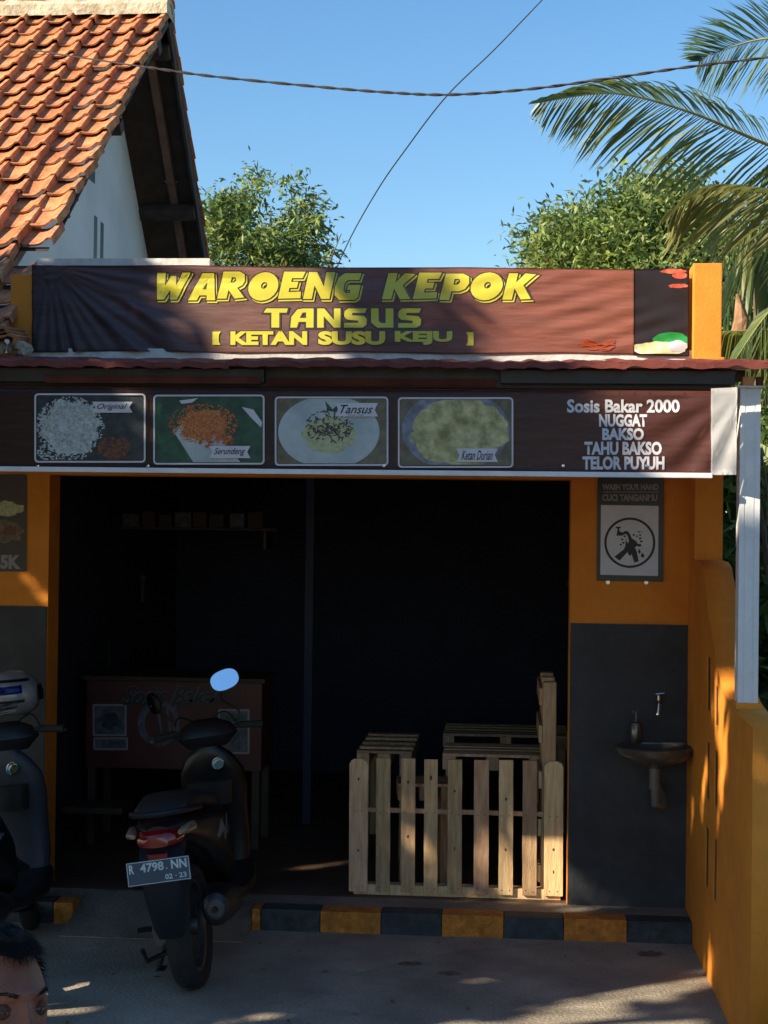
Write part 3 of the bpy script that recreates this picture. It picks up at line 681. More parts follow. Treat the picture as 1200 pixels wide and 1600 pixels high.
# ------------------------------------------------------------------ poster on the left wall
po = thing('food_poster', 'dark food poster reading 5K on the orange wall at the left edge', 'poster', at(0, 892, -.02))
px_poly('poster_sheet', [rrect(-90, 741, 42, 893, 4)], 0, .004, 'print_dark', po)
px_poly('poster_edge', [rrect(-90, 741, 42, 893, 4), rrect(-90, 741, 40.4, 891.2, 4)], 0, .0055, 'grey_print', po)
px_poly('print_patch', [blob(2, 830, 34, 18, .25, 50, 3, (-60, 800, 39, 865))], 0, .0055, 'yellow_grey', po)
px_poly('print_patch', [blob(8, 795, 30, 11, .25, 50, 5, (-60, 770, 39, 812))], 0, .0055, 'cream', po)
px_poly('print_patch', [blob(16, 829, 14, 8, .4, 40, 7)], 0, .007, 'meat', po)
px_text('lettering', '5K', 1, 867, 33, 889, 0, .007, 'grey_print', po, .06)

# ------------------------------------------------------------------ sink with tap and soap
S0 = at(1024, 1180, -.22); zr = at(1024, 1168, -.25).z
sk = thing('wash_basin', 'dark wall mounted wash basin with drain pipe under the hand wash sign', 'sink', (S0.x, -.2, zr))
bm = bmesh.new(); lathe_p = [(.0, -.105), (.06, -.10), (.115, -.075), (.165, -.045), (.178, -.03), (.182, .0), (.172, .004), (.160, -.002), (.14, -.03), (.08, -.07), (.0, -.078)]
lathe(bm, lathe_p, 36, Matrix.Translation((S0.x - .005, -.215, zr)) @ Matrix.Diagonal((1.24, 1.1, 1.15, 1)))
obj('bowl', bm, 'sink', sk, smooth=True)
bx('back_ledge', S0.x - .17, S0.x + .19, -.075, -.012, zr - .05, zr + .006, 'sink', sk, bevel=.01)
bm = bmesh.new(); tube(bm, [(S0.x, -.2, zr - .10), (S0.x, -.2, zr - .24)], .033, 14)
tube(bm, [(S0.x, -.2, zr - .24), (S0.x + .005, -.195, zr - .33), (S0.x + .05, -.15, zr - .345), (S0.x + .055, -.1, zr - .30), (S0.x + .05, -.03, zr - .26), (S0.x + .05, -.013, zr - .26)], .024, 12)
obj('drain_pipe', bm, 'pvc', sk, smooth=True)
T0 = at(1030, 1098, -.08)
tp = thing('water_tap', 'small chrome tap on the black wall above the basin', 'tap', (T0.x, -.013, T0.z))
bm = bmesh.new(); tube(bm, [(T0.x, -.013, T0.z), (T0.x, -.07, T0.z), (T0.x - .005, -.10, T0.z - .01), (T0.x - .01, -.115, T0.z - .05), (T0.x - .01, -.115, T0.z - .065)], [.016, .014, .013, .012, .013], 12)
obj('spout', bm, 'chrome', tp, smooth=True)
bm = bmesh.new(); tube(bm, [(T0.x, -.06, T0.z + .01), (T0.x, -.06, T0.z + .04)], .012, 10); tube(bm, [(T0.x - .02, -.062, T0.z + .045), (T0.x + .03, -.058, T0.z + .052)], .009, 8)
obj('handle', bm, 'chrome', tp, smooth=True)
B0 = Vector((at(993, 1160, -.10).x, -.13, zr + .006))
sb = thing('soap_bottle', 'dark pump soap bottle standing on the basin rim', 'bottle', B0)
bm = bmesh.new(); lathe(bm, [(0, 0), (.034, .002), (.036, .02), (.036, .10), (.028, .118), (.012, .124), (.012, .135), (0, .136)], 20, Matrix.Translation(B0)); obj('bottle_body', bm, 'bottle', sb, smooth=True)
bm = bmesh.new(); tube(bm, [B0 + Vector((0, 0, .13)), B0 + Vector((0, 0, .185))], .006, 8); tube(bm, [B0 + Vector((.012, 0, .188)), B0 + Vector((-.02, -.03, .182))], .007, 8); obj('pump', bm, 'pvc', sb, smooth=True)
#PART3
# ------------------------------------------------------------------ pallet fence
def plank(name, p0, p1, w, t, parent, round_top=False, m='pallet', seed=0):
    """upright board: p0 bottom centre, p1 top centre, in an x-z plane; small wobble along the edges"""
    d = Vector(p1) - Vector(p0); L = d.length; n = 7; pts = []
    for i in range(n):
        s = i / (n - 1); pts.append((-w / 2 + .0025 * noise.noise(Vector((s * 4, seed, 1))), s * L))
    top = []
    if round_top:
        pts[-1] = (pts[-1][0], L - .03); top = [(-w / 2 + .012, L - .010), (-w / 2 + .03, L), (w / 2 - .03, L), (w / 2 - .012, L - .010)]
    right = [(w / 2 + .0025 * noise.noise(Vector((s * 4, seed, 9))), s * L) for s in [1 - i / (n - 1) for i in range(n)]]
    if round_top: right[0] = (right[0][0], L - .03)
    bm = bmesh.new(); prism(bm, pts + top + right, lambda a, b, e: (p0[0] + a + d.x * b / L, p0[1] + e + d.y * b / L, p0[2] + b * d.z / L), 0, t)
    return obj(name, bm, m, parent, bevel=.0025)
YFN = .062
fn = thing('pallet_fence', 'low fence made of an upright wooden pallet in the shop opening', 'fence', (at(713, 1400, YFN).x, YFN, .117))
SL = [(546, 575, 1186, 1), (588, 610, 1185, 0), (627, 649, 1185, 0), (663, 684, 1187, 0), (700, 722, 1187, 0), (741, 764, 1188, 0), (780, 802, 1188, 0), (817, 839, 1189, 0), (851, 880, 1190, 1)]
for i, (a, b, t, rd) in enumerate(SL):
    bot = at((a + b) / 2 - 1, 1393 + i * .9, YFN); top = at((a + b) / 2, t, YFN); wd = (b - a) / 2400 * (9 + YFN)
    bot.z = max(bot.z, .119)
    s = plank('slat', bot, top, wd, .018, fn, rd, seed=i)
    for zz in (at(700, 1272, YFN).z, at(700, 1389, YFN).z):      # nail heads in pairs
        bm = bmesh.new()
        for dx in (-.022, .022):
            c = bot.lerp(top, (zz - bot.z) / (top.z - bot.z)); lathe(bm, [(0, .0015), (.0035, .001), (.004, -.001)], 6, Matrix.Translation((c.x + dx, YFN - .0002, c.z + rnd.uniform(-.005, .005))) @ Matrix.Rotation(R(90), 4, 'X'))
        obj('nail', bm, 'knot', s)
    if i % 2 == 0 or i == 3:
        for k in range(2):
            c = bot.lerp(top, rnd.uniform(.15, .9)); bm = bmesh.new()
            q = blob(0, 0, .006, .010, .4, 9, i + k); bm.faces.new([bm.verts.new((c.x + u + rnd.uniform(-.001, .001), YFN - .0006, c.z + v)) for u, v in q]); obj('knot', bm, 'knot', s)
for yy, h in ((1262, 1278), (1382, 1397)):
    a, b = at(552, yy, YFN), at(876, h, YFN)
    bx('rail', a.x, b.x, YFN + .019, YFN + .10 if yy > 1300 else YFN + .055, b.z if yy < 1300 else .118, a.z, 'pallet', fn, bevel=.003)
a, b = at(552, 1200, YFN), at(876, 1216, YFN)
bx('rail', a.x, b.x, YFN + .105, YFN + .125, b.z, a.z, 'pallet', fn, bevel=.003) if False else None
# interior pallet furniture
def pallet(name, label, cat, loc, rz, L, W, H, group=None, legs=None, tilt=None):
    t = thing(name, label, cat, loc, rz, group)
    if tilt: t.rotation_euler = tilt
    for i in range(5):
        y = -W / 2 + W * i / 4; y = max(min(y, W / 2 - .04), -W / 2 + .04)
        bx('board', -L / 2, L / 2, y - .04, y + .04, H - .018, H, 'pallet', t, bevel=.002, local=True)
    for i in range(3):
        x = -L / 2 + .04 + (L - .08) * i / 2; bx('bearer', x - .04, x + .04, -W / 2, W / 2, H - .10, H - .0185, 'pallet', t, bevel=.002, local=True)
    if legs:
        for sx in (-1, 1):
            for sy in (-1, 1): bx('leg', sx * (L / 2 - .05) - .03, sx * (L / 2 - .05) + .03, sy * (W / 2 - .05) - .03, sy * (W / 2 - .05) + .03, 0, H - .101, 'pallet', t, bevel=.002, local=True)
    return t
FZ = .1166
c = at(770, 1170, .85); pallet('pallet_table', 'low pallet wood table just behind the fence', 'table', (c.x, .85, FZ), 0, .62, .5, c.z - FZ, legs=True)
c = at(605, 1165, 1.3); pallet('pallet_bench', 'pallet wood bench at the left behind the fence', 'bench', (c.x, 1.5, FZ), 0, .36, .9, c.z - FZ, legs=True)
c = at(650, 1215, .5); pallet('pallet_stool', 'small slatted stool close behind the fence slats', 'stool', (c.x + .06, .42, FZ), .1, .34, .3, c.z - FZ, legs=True)
c = at(790, 1145, 2.2); tb = pallet('pallet_counter', 'wider pallet counter in the dark back of the room', 'counter', (c.x, 2.4, FZ), 0, .9, .6, c.z - FZ, legs=True)
# upright pallet by the right jamb, seen from its end
up = thing('upright_pallet', 'tall pallet standing on end against the right jamb inside', 'pallet', (.30, .45, FZ))
for i, z in enumerate((.15, .42, .70, .97, 1.19)): bx('board', -.085, -.066, -.35, .35, z - .05, z + .05, 'pallet', up, bevel=.002, local=True)
for y in (-.31, 0, .31): bx('bearer', -.065, .015, y - .04, y + .04, 0, 1.275, 'pallet', up, bevel=.008, local=True)
# ------------------------------------------------------------------ food cart in the dark
cy = 1.25
ct = thing('food_cart', 'dark red food cart lettered Sosis Bakar inside the shop behind the scooter', 'cart', (at(265, 1200, cy).x, cy, FZ))
a, b = at(135, 1062, cy), at(408, 1206, cy)
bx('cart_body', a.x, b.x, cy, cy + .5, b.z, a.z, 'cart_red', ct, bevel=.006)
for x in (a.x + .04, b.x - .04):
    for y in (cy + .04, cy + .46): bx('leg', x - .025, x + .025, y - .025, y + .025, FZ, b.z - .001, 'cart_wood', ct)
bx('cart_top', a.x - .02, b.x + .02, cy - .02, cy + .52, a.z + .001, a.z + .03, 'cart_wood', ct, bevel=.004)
px_text('lettering', 'Sosis Bakar', 190, 1072, 352, 1102, cy, .005, 'black_print', ct, .02, .5)
px_text('lettering', 'Sosis Bakar', 189, 1071, 351, 1101, cy, .003, 'poster_blue', ct, .045, .5)
for q, nm in (((145, 1100, 198, 1150), 'label_sheet'), ((146, 1152, 200, 1172), 'label_sheet'), ((341, 1108, 390, 1178), 'label_sheet')):
    px_poly(nm, [rrect(*q, 2)], cy, .003, 'grey_print', ct); px_poly(nm, [rrect(q[0] + 3, q[1] + 3, q[2] - 3, q[3] - 3, 1)], cy, .0042, 'poster_blue', ct)
px_poly('print_patch', [blob(172, 1126, 14, 13, .3, 30, 2)], cy, .0054, 'rice_bg', ct)
px_poly('print_patch', [blob(366, 1126, 12, 11, .3, 30, 4)], cy, .0054, 'leaf_print', ct)
px_poly('print_patch', [arcp(248, 1130, 33, 36, 30), arcp(250, 1130, 24, 27, 30)], cy, .003, 'poster_blue', ct)
for x in (244, 258, 272): px_poly('print_stroke', [[(x, 1100), (x + 4, 1100), (x + 12, 1156), (x + 9, 1156)]], cy, .0042, 'poster_blue', ct)
# shelves with goods, lamp string, post
sv = thing('wall_shelf', 'dim shelf board with cartons high on the left room wall', 'shelf', (at(280, 822, 2.6).x, 2.6, at(280, 822, 2.6).z))
a, b = at(130, 822, 2.6), at(432, 826, 2.6)
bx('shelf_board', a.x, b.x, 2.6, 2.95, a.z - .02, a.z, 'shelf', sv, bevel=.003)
for x in (a.x + .1, b.x - .1): bx('bracket', x, x + .02, 2.6, 2.93, a.z - .16, a.z - .021, 'steel_dark', sv)
x = a.x + .02; i = 0
while x < b.x - .12:
    wd = rnd.uniform(.09, .16); h = rnd.uniform(.09, .13)
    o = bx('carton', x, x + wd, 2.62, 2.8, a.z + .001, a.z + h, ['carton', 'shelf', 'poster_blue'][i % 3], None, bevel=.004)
    tag(o, 'small carton on the dim shelf high in the room', 'box', 'cartons on the high shelf'); x += wd + rnd.uniform(.01, .05); i += 1
a, b = at(130, 905, 3.2), at(198, 915, 3.2)
tag(bx('small_shelf', a.x, b.x, 3.2, 3.45, b.z, a.z, 'shelf', None, bevel=.003), 'short pale shelf box below the high shelf on the left', 'shelf')
a = at(223, 900, 3.0); bm = bmesh.new(); lathe(bm, [(0, -.22), (.012, -.20), (.02, -.05), (.035, 0), (.0, .02)], 14, Matrix.Translation((a.x, 3.0, a.z)))
tag(obj('hanging_ladle', bm, 'carton', smooth=True), 'slim pale utensil hanging in the dark room', 'utensil')
a = at(482, 1000, 2.2); bx_ = bx('blue_post', a.x - .03, a.x + .03, 2.2, 2.26, FZ, 3.0, 'blue_paint', None)
tag(bx_, 'slim blue post standing in the middle of the dark room', 'post')
a = at(152, 1025, 2.2); bm = bmesh.new()
for i in range(3): loft(bm, [(a.z - .1 + .0, a.x + .02 * i, 2.2 + .03 * i, .05, .04, 2), (a.z, a.x + .02 * i, 2.2 + .03 * i, .06 - .01 * i, .05, 2.2), (a.z + .12, a.x + .03 * i, 2.2 + .03 * i, .02, .02, 2)], 12, 'z')
tag(obj('green_bag', bm, 'green_cloth', smooth=True), 'small dark green bag hanging at the left of the room', 'bag')
tag(bx('bench', at(120, 1200, .9).x - .05, at(200, 1200, .9).x, .75, 1.05, .42, .46, 'cart_wood', None, bevel=.004), 'dark plank seat beside the cart', 'bench')

# ------------------------------------------------------------------ tiled house
XG, YR_, ZR_ = at(267, 18, 4).x, 4.0, at(267, 18, 4).z
TH, TH2, TF = R(38.6), R(38), R(45)
GA = .25; NR1 = 15; NR2 = 7; PITCH = .2
house = thing('tiled_house', 'white house with steep orange clay tile roof behind the stall on the left', 'house', (-5.5, 4, 0))
YK, ZK = YR_ - NR1 * GA * math.cos(TH), ZR_ - NR1 * GA * math.sin(TH)
def tile_mesh(seed):
    """a pan with a squared roll at its right side; y runs up the slope"""
    pr = [(-.004, .002), (.03, -.003), (.08, -.004), (.115, .004), (.145, .022), (.168, .042), (.198, .046), (.204, .041), (.208, .0)]
    T = .014; r2 = random.Random(seed); bm = bmesh.new(); rows = []
    for y, lift in ((0, .036), (.006, .038), (.15, .020), (.288, .002)):
        up = [bm.verts.new((x + r2.uniform(-.0008, .0008), y + (r2.uniform(-.003, .003) if y == 0 else 0), z + lift)) for x, z in pr]
        dn = [bm.verts.new((x, y, z + lift - T)) for x, z in pr]; rows.append((up, dn))
    n = len(pr)
    for (a, b), (c, d) in zip(rows, rows[1:]):
        for i in range(n - 1): bm.faces.new((a[i], a[i + 1], c[i + 1], c[i])); bm.faces.new((b[i], d[i], d[i + 1], b[i + 1]))
        bm.faces.new((a[0], c[0], d[0], b[0])); bm.faces.new((a[-1], b[-1], d[-1], c[-1]))
    for a, b, fl in ((*rows[0], 0), (*rows[-1], 1)):
        for i in range(n - 1): bm.faces.new((a[i], b[i], b[i + 1], a[i + 1]) if not fl else (a[i], a[i + 1], b[i + 1], b[i]))
    bmesh.ops.recalc_face_normals(bm, faces=bm.faces)
    me = bpy.data.meshes.new('tile'); bm.to_mesh(me); bm.free(); me.materials.append(M['tile']); return me
tiles = [tile_mesh(i) for i in range(4)]
def slope_mx(side, row, colx, jit=1):
    """frame of the tile in a row (0 at the ridge): side -1 near slope, +1 far slope"""
    if side < 0:
        if row < NR1: th, y, z = TH, YR_ - (row + 1) * GA * math.cos(TH), ZR_ - (row + 1) * GA * math.sin(TH)
        else: k = row - NR1 + 1; th = TH2; y = YK - k * GA * math.cos(TH2); z = ZK - k * GA * math.sin(TH2) + .012
        R_ = Matrix.Rotation(th, 4, 'X')
    else:
        th = TF; y = YR_ + (row + 1) * GA * math.cos(TF); z = ZR_ - (row + 1) * GA * math.sin(TF)
        R_ = Matrix.Rotation(math.pi, 4, 'Z') @ Matrix.Rotation(th, 4, 'X')
    J = Matrix.Rotation(R(rnd.gauss(0, 1.5 * jit)), 4, 'Z') @ Matrix.Rotation(R(rnd.gauss(0, 1.1 * jit)), 4, 'X')
    x = XG - .209 - colx * PITCH if side < 0 else XG - colx * PITCH
    return Matrix.Translation((x + rnd.gauss(0, .003 * jit), y + rnd.gauss(0, .008 * jit), z + (-.028 if side < 0 else .03) + rnd.uniform(0, .006))) @ R_ @ J
hl = Matrix.Translation(-house.location)
gone = {(17, 0)}
for row in range(NR1 + NR2):
    nc = 9 if row < 8 else (7 if row < 13 else 4)
    for c_ in range(nc):
        if (row, c_) in gone: continue
        o = bpy.data.objects.new('tile', tiles[rnd.randrange(4)]); col.objects.link(o); o.parent = house
        o.matrix_local = hl @ slope_mx(-1, row, c_, 1 if row < 12 else 1.8)
for row in range(14):
    o = bpy.data.objects.new('tile', tiles[rnd.randrange(4)]); col.objects.link(o); o.parent = house; o.matrix_local = hl @ slope_mx(1, row, 0)
# tiles beyond the frame and on the far slope: one mesh
def joined(name, mxs, src, m, parent):
    co = np.empty(len(src.vertices) * 3, np.float32); src.vertices.foreach_get('co', co); co = co.reshape(-1, 3); nv = len(co)
    fs = [list(p.vertices) for p in src.polygons]; V = []; Fc = []
    for i, mx in enumerate(mxs):
        A = np.array(mx); V.append(co @ A[:3, :3].T + A[:3, 3]); Fc += [[a + i * nv for a in f] for f in fs]
    me = bpy.data.meshes.new(name); me.from_pydata(np.concatenate(V).tolist(), [], Fc); me.update()
    return put(name, me, m, parent)
mx_ = [slope_mx(-1, r_, c_) for r_ in range(NR1 + NR2) for c_ in range((9 if r_ < 8 else (7 if r_ < 13 else 4)), 26)]
mx_ += [slope_mx(1, r_, c_) for r_ in range(14) for c_ in range(1, 26)]
tag(joined('tile_field', mx_, tiles[0], 'tile_mass', house), kind='stuff')
# ridge: mortar bed and ridge tiles
bm = bmesh.new(); n = 60; rows = []
for i in range(n + 1):
    x = XG - 5.2 * i / n; ring = []
    for (y, z) in ((-.17, -.115), (-.165, -.02), (-.11, .05), (.11, .05), (.165, -.02), (.17, -.115)):
        j = noise.noise(Vector((x * 9, y * 20, z * 20))) * .014; ring.append(bm.verts.new((x, YR_ + y * .95 + j, ZR_ + z + .045 + j)))
    rows.append(ring)
for a, b in zip(rows, rows[1:]):
    for k in range(5): bm.faces.new((a[k], a[k + 1], b[k + 1], b[k]))
bm.faces.new(rows[0])
obj('ridge_mortar', bm, 'cement', house)
for i in range(9):
    bm = bmesh.new(); x0 = XG + .01 - i * .36; ring = []
    for x, s in ((x0, 1.0), (x0 - .37, .9)):
        ring.append([bm.verts.new((x, YR_ + math.cos(a) * .13 * s, ZR_ + .065 + math.sin(a) * .075 * s)) for a in [math.pi * k / 8 for k in range(9)]])
    for k in range(8): bm.faces.new((ring[0][k], ring[0][k + 1], ring[1][k + 1], ring[1][k]))
    bmesh.ops.solidify(bm, geom=bm.faces[:], thickness=.014); obj('ridge_tile', bm, 'tile', house)
# timber under the roof
def slopebar(name, s0, s1, x0, x1, drop, th, m, side=-1):
    """bar lying under a slope between s0 and s1 metres below the ridge"""
    def P(s, d):
        a = TH if side < 0 else TF
        if side < 0 and s > NR1 * GA:
            e = s - NR1 * GA; return (YK - e * math.cos(TH2) - d * math.sin(TH2), ZK - e * math.sin(TH2) - d * math.cos(TH2))
        return (YR_ + side * (s * math.cos(a) - d * math.sin(a)) , ZR_ - s * math.sin(a) - d * math.cos(a))
    bm = bmesh.new(); prism(bm, [P(s0, drop), P(s1, drop), P(s1, drop + th), P(s0, drop + th)], lambda a, b, d: (d, a, b), x0, x1)
    return obj(name, bm, m, house)
SN = (NR1 + NR2) * GA
for k in range(NR1 + NR2): slopebar('batten', (k + .75) * GA, (k + .86) * GA, XG - (1.4 if k < 14 else .9), XG - .03, .045, .02, 'old_wood')
for X in (XG - .30, XG - .95): slopebar('rafter', .05, NR1 * GA, X, X + .06, .067, .07, 'rafter'); slopebar('rafter', NR1 * GA, SN - .1, X, X + .06, .067, .07, 'rafter')
slopebar('roof_lining', .0, 3.75, XG - 5.2, XG - .56, .140, .012, 'old_wood')
slopebar('roof_lining', .0, 3.4, XG - 5.2, XG - .035, -.01, .012, 'old_wood', 1)
slopebar('rafter', .05, 3.4, XG - .27, XG - .20, .003, .06, 'rafter', 1)
slopebar('barge_board', .0, 3.45, XG - .035, XG - .012, -.02, .13, 'old_wood', 1)
slopebar('barge_board', .0, 3.9, XG - .035, XG - .012, .035, .05, 'old_wood')
for s in (.25, 1.9, 3.2): slopebar('purlin', s, s + .12, XG - .60, XG - .036, .064, .10, 'old_wood', 1)
for s in (.3, 1.9): slopebar('purlin', s, s + .12, XG - .60, XG - .05, .142, .09, 'old_wood')
# gable wall
XH = XG - .56
bm = bmesh.new()
def under(y):
    if y < YK: return ZK - (YK - y) * math.tan(TH2) - .21
    return ZR_ - abs(y - YR_) * (math.tan(TH) if y < YR_ else math.tan(TF)) - .20
prism(bm, [(-.05, 0), (-.05, under(-.05)), (YK, under(YK)), (YR_, under(YR_)), (6.6, under(6.6)), (6.6, 0)], lambda a, b, d: (d, a, b), XH - .15, XH)
obj('gable_wall', bm, 'white_wall', house)
bx('front_wall', XG - 5.2, XH - .151, .25, .4, 0, 3.3, 'white_wall', house); bx('back_wall', XG - 5.2, XH - .151, 6.45, 6.6, 0, 4.2, 'white_wall', house)
for px, y0, y1 in ((149.5, 338, 406), (159.5, 348, 408)):
    a, b = atx(px, y0, XH), atx(px, y1, XH); bx('vent_slit', XH - .05, XH + .002, a.y - .05, a.y + .05, b.z, a.z, 'sign_black', house)
a = atx(146, 252, XH); bx('vent_slit', XH - .05, XH + .002, a.y - .25, a.y + .05, a.z - .18, a.z + .05, 'sign_black', house)
# broken lower corner: stacked tiles and lumps of mortar on a stub roof
stub = thing('stub_roof', 'short run of old tiles bedded in pale broken mortar left of the banner', 'roof', (-2.98, -.3, 3.3))
for i in range(3):
    o = bpy.data.objects.new('tile', tiles[i]); col.objects.link(o); o.parent = stub
    p = at(2 + i * 6, 520 - i * 2 + 12, -.42); o.matrix_local = Matrix.Translation(-stub.location) @ Matrix.Translation((p.x - .17, -.42 - i * .02, p.z + .01 + .030 * (2 - i))) @ Matrix.Rotation(R(22), 4, 'Y') @ Matrix.Rotation(R(12), 4, 'X')
bm = bmesh.new()
for i in range(9):
    p = at(rnd.uniform(-30, 40), rnd.uniform(540, 556), -.25 - rnd.uniform(0, .2)); r_ = bmesh.ops.create_icosphere(bm, subdivisions=2, radius=rnd.uniform(.03, .055))
    for v in r_['verts']: v.co = p + v.co * (1 + .5 * noise.noise(v.co * 30 + p * 9))
obj('mortar_lump', bm, 'cement', stub)

# ------------------------------------------------------------------ cables
ca = thing('power_cable', 'twisted dark power cable sagging across the sky from the roof', 'cable', at(228, 105, 2.2))
P3 = [at(228, 105, 2.0), at(330, 119, 1.9), at(480, 134, 1.75), at(600, 144, 1.6), at(700, 148, 1.5), at(820, 140, 1.4), at(950, 123, 1.3), at(1080, 104, 1.2), at(1210, 88, 1.1), at(1400, 60, .9), at(1700, 10, .6)]
P3 = [at(-40, 62, 1.9), at(100, 88, 2.0)] + P3
def smooth(pts, n):
    out = []
    for i in range(len(pts) - 1):
        p0, p1, p2, p3 = pts[max(i - 1, 0)], pts[i], pts[i + 1], pts[min(i + 2, len(pts) - 1)]
        for k in range(n):
            t = k / n; out.append(.5 * ((2 * p1) + (p2 - p0) * t + (2 * p0 - 5 * p1 + 4 * p2 - p3) * t * t + (3 * p1 - p0 - 3 * p2 + p3) * t ** 3))
    return out + [pts[-1]]
base = smooth(P3[2:], 16)
for ph in (0, math.pi):
    bm = bmesh.new(); tube(bm, [p + Vector((0, math.cos(i * .75 + ph), math.sin(i * .75 + ph))) * .0055 for i, p in enumerate(base)], .006, 6); obj('strand', bm, 'cable', ca, smooth=True)
c0 = smooth([at(40, 76, 3.3), at(100, 86, 2.9), at(160, 95, 2.5), at(228, 105, 2.0)], 8)
bm = bmesh.new(); tube(bm, c0, .006, 6); obj('strand', bm, 'cable', ca, smooth=True)
bm = bmesh.new(); a, b = at(880, -55, .5), at(470, 490, 16)
tube(bm, smooth([at(x, y, d) for x, y, d in ((905, -60, .3), (847, 0, .6), (772, 78, 1.3), (698, 150, 2.4), (640, 225, 4.2), (588, 300, 7), (541, 385, 11), (500, 480, 15))], 6), [.003 + .0012 * k / 10 for k in range(43)], 6)
tag(obj('thin_wire', bm, 'cable', smooth=True), 'thin straight wire running up the sky behind the twisted cable', 'wire')
#PART4
# ------------------------------------------------------------------ scooters
def scooter(name, label, loc, rz, lean, steer, variant=0):
    t = thing(name, label, 'scooter', loc, 0, 'scooters parked nose in at the shop')
    t.rotation_euler = (0, lean, rz); t.scale = (1.11,) * 3
    def O(nm, bm, m, par=None, smooth=False, bevel=0): return obj(nm, bm, m, par or t, smooth=smooth, local=True, bevel=bevel)
    def wheel(nm, y, par, wd):
        wt = bpy.data.objects.new(nm, None); col.objects.link(wt); wt.parent = par; wt.location = (0, y, .275)
        bm = bmesh.new(); Q = Matrix.Rotation(R(90), 4, 'Y')
        prof = [(.205, -wd * .32), (.225, -wd * .46), (.25, -wd * .5), (.268, -wd * .36), (.2745, -wd * .15), (.2755, 0), (.2745, wd * .15), (.268, wd * .36), (.25, wd * .5), (.225, wd * .46), (.205, wd * .32), (.20, 0), (.205, -wd * .32)]
        lathe(bm, prof, 48, Q)
        for k in range(36):                      # tread blocks
            a = 2 * math.pi * k / 36
            box(bm, -.004, .004, -.5 * wd * .62, .5 * wd * .62, .2735, .279, Matrix.Rotation(a, 4, 'X') @ Matrix.Rotation(R(35 if k % 2 else -35), 4, 'Z'))
        obj('tyre', bm, 'rubber', wt, smooth=True, local=True)
        bm = bmesh.new(); lathe(bm, [(.20, -wd * .3), (.204, -wd * .34), (.185, -wd * .30), (.18, 0), (.185, wd * .30), (.204, wd * .34), (.20, wd * .3)], 40, Q)
        lathe(bm, [(.0, -.045), (.04, -.045), (.045, -.02), (.045, .02), (.04, .045), (0, .045)], 16, Q)
        for k in range(5):
            a = 2 * math.pi * k / 5; box(bm, -.012, .012, -.016, .016, .035, .19, Matrix.Rotation(a, 4, 'X') @ Matrix.Rotation(R(8), 4, 'Z'))
        obj('rim', bm, 'alloy', wt, smooth=True, local=True)
    wheel('rear_wheel', 0, t, .112)
    # tail fairing, seat
    bm = bmesh.new()
    loft(bm, [(-.40, 0, .765, .050, .030, 2.2), (-.36, 0, .765, .095, .055, 2.4), (-.22, 0, .745, .135, .085, 2.6), (-.02, 0, .70, .165, .115, 2.8), (.22, 0, .64, .172, .16, 2.8), (.45, 0, .56, .155, .20, 2.8), (.60, 0, .47, .13, .17, 3)], 28)
    body = O('tail_fairing', bm, 'paint_black', smooth=True)
    bm = bmesh.new()
    loft(bm, [(-.34, 0, .835, .07, .015, 2.5), (-.30, 0, .845, .115, .035, 2.6), (-.05, 0, .845, .140, .045, 2.8), (.15, 0, .805, .145, .045, 2.8), (.30, 0, .775, .135, .05, 2.8), (.52, 0, .755, .085, .045, 2.6), (.60, 0, .73, .05, .03, 2.4)], 24)
    O('seat', bm, 'seat', smooth=True)
    bm = bmesh.new(); tube(bm, smooth([Vector(p) for p in ((.115, -.02, .80), (.135, -.22, .83), (.10, -.37, .845), (0, -.41, .845), (-.10, -.37, .845), (-.135, -.22, .83), (-.115, -.02, .80))], 4), .014, 8)
    O('grab_rail', bm, 'plastic', smooth=True)
    # lights
    bm = bmesh.new(); loft(bm, [(-.445, 0, .735, .055, .022, 2.4), (-.43, 0, .74, .085, .034, 2.4), (-.36, 0, .745, .105, .046, 2.6)], 20); O('tail_light', bm, 'red_lens', smooth=True)
    for s in (-1, 1):
        bm = bmesh.new(); loft(bm, [(-.425, s * .100, .765, .010, .010, 2), (-.405, s * .112, .768, .024, .018, 2.2), (-.30, s * .128, .765, .022, .026, 2.4)], 14); O('turn_signal', bm, 'clear_lens', smooth=True)
    bm = bmesh.new(); box(bm, -.042, .042, -.452, -.42, .655, .690); O('reflector', bm, 'red_lens', bevel=.004)
    # mudguard: a long tapering plate hanging over the wheel
    bm = bmesh.new()
    q = [(-.36, .72, .105, .10), (-.425, .66, .098, .085), (-.435, .56, .092, .07), (-.42, .45, .080, .05), (-.395, .36, .068, .035), (-.375, .315, .052, .02)]
    rows = []
    for y, z, hw, dp in q:
        rows.append([bm.verts.new(p) for p in ((-hw, y + dp * .5, z), (-hw * .86, y + .004, z), (-hw * .35, y - .010, z), (hw * .35, y - .010, z), (hw * .86, y + .004, z), (hw, y + dp * .5, z))])
    for a, b in zip(rows, rows[1:]):
        for k in range(5): bm.faces.new((a[k], a[k + 1], b[k + 1], b[k]))
    bmesh.ops.solidify(bm, geom=bm.faces[:], thickness=.006)
    O('rear_mudguard', bm, 'grey_plastic', smooth=True)
    bm = bmesh.new(); box(bm, -.034, .034, -.452, -.440, .638, .644); O('badge_strip', bm, 'plate_white')
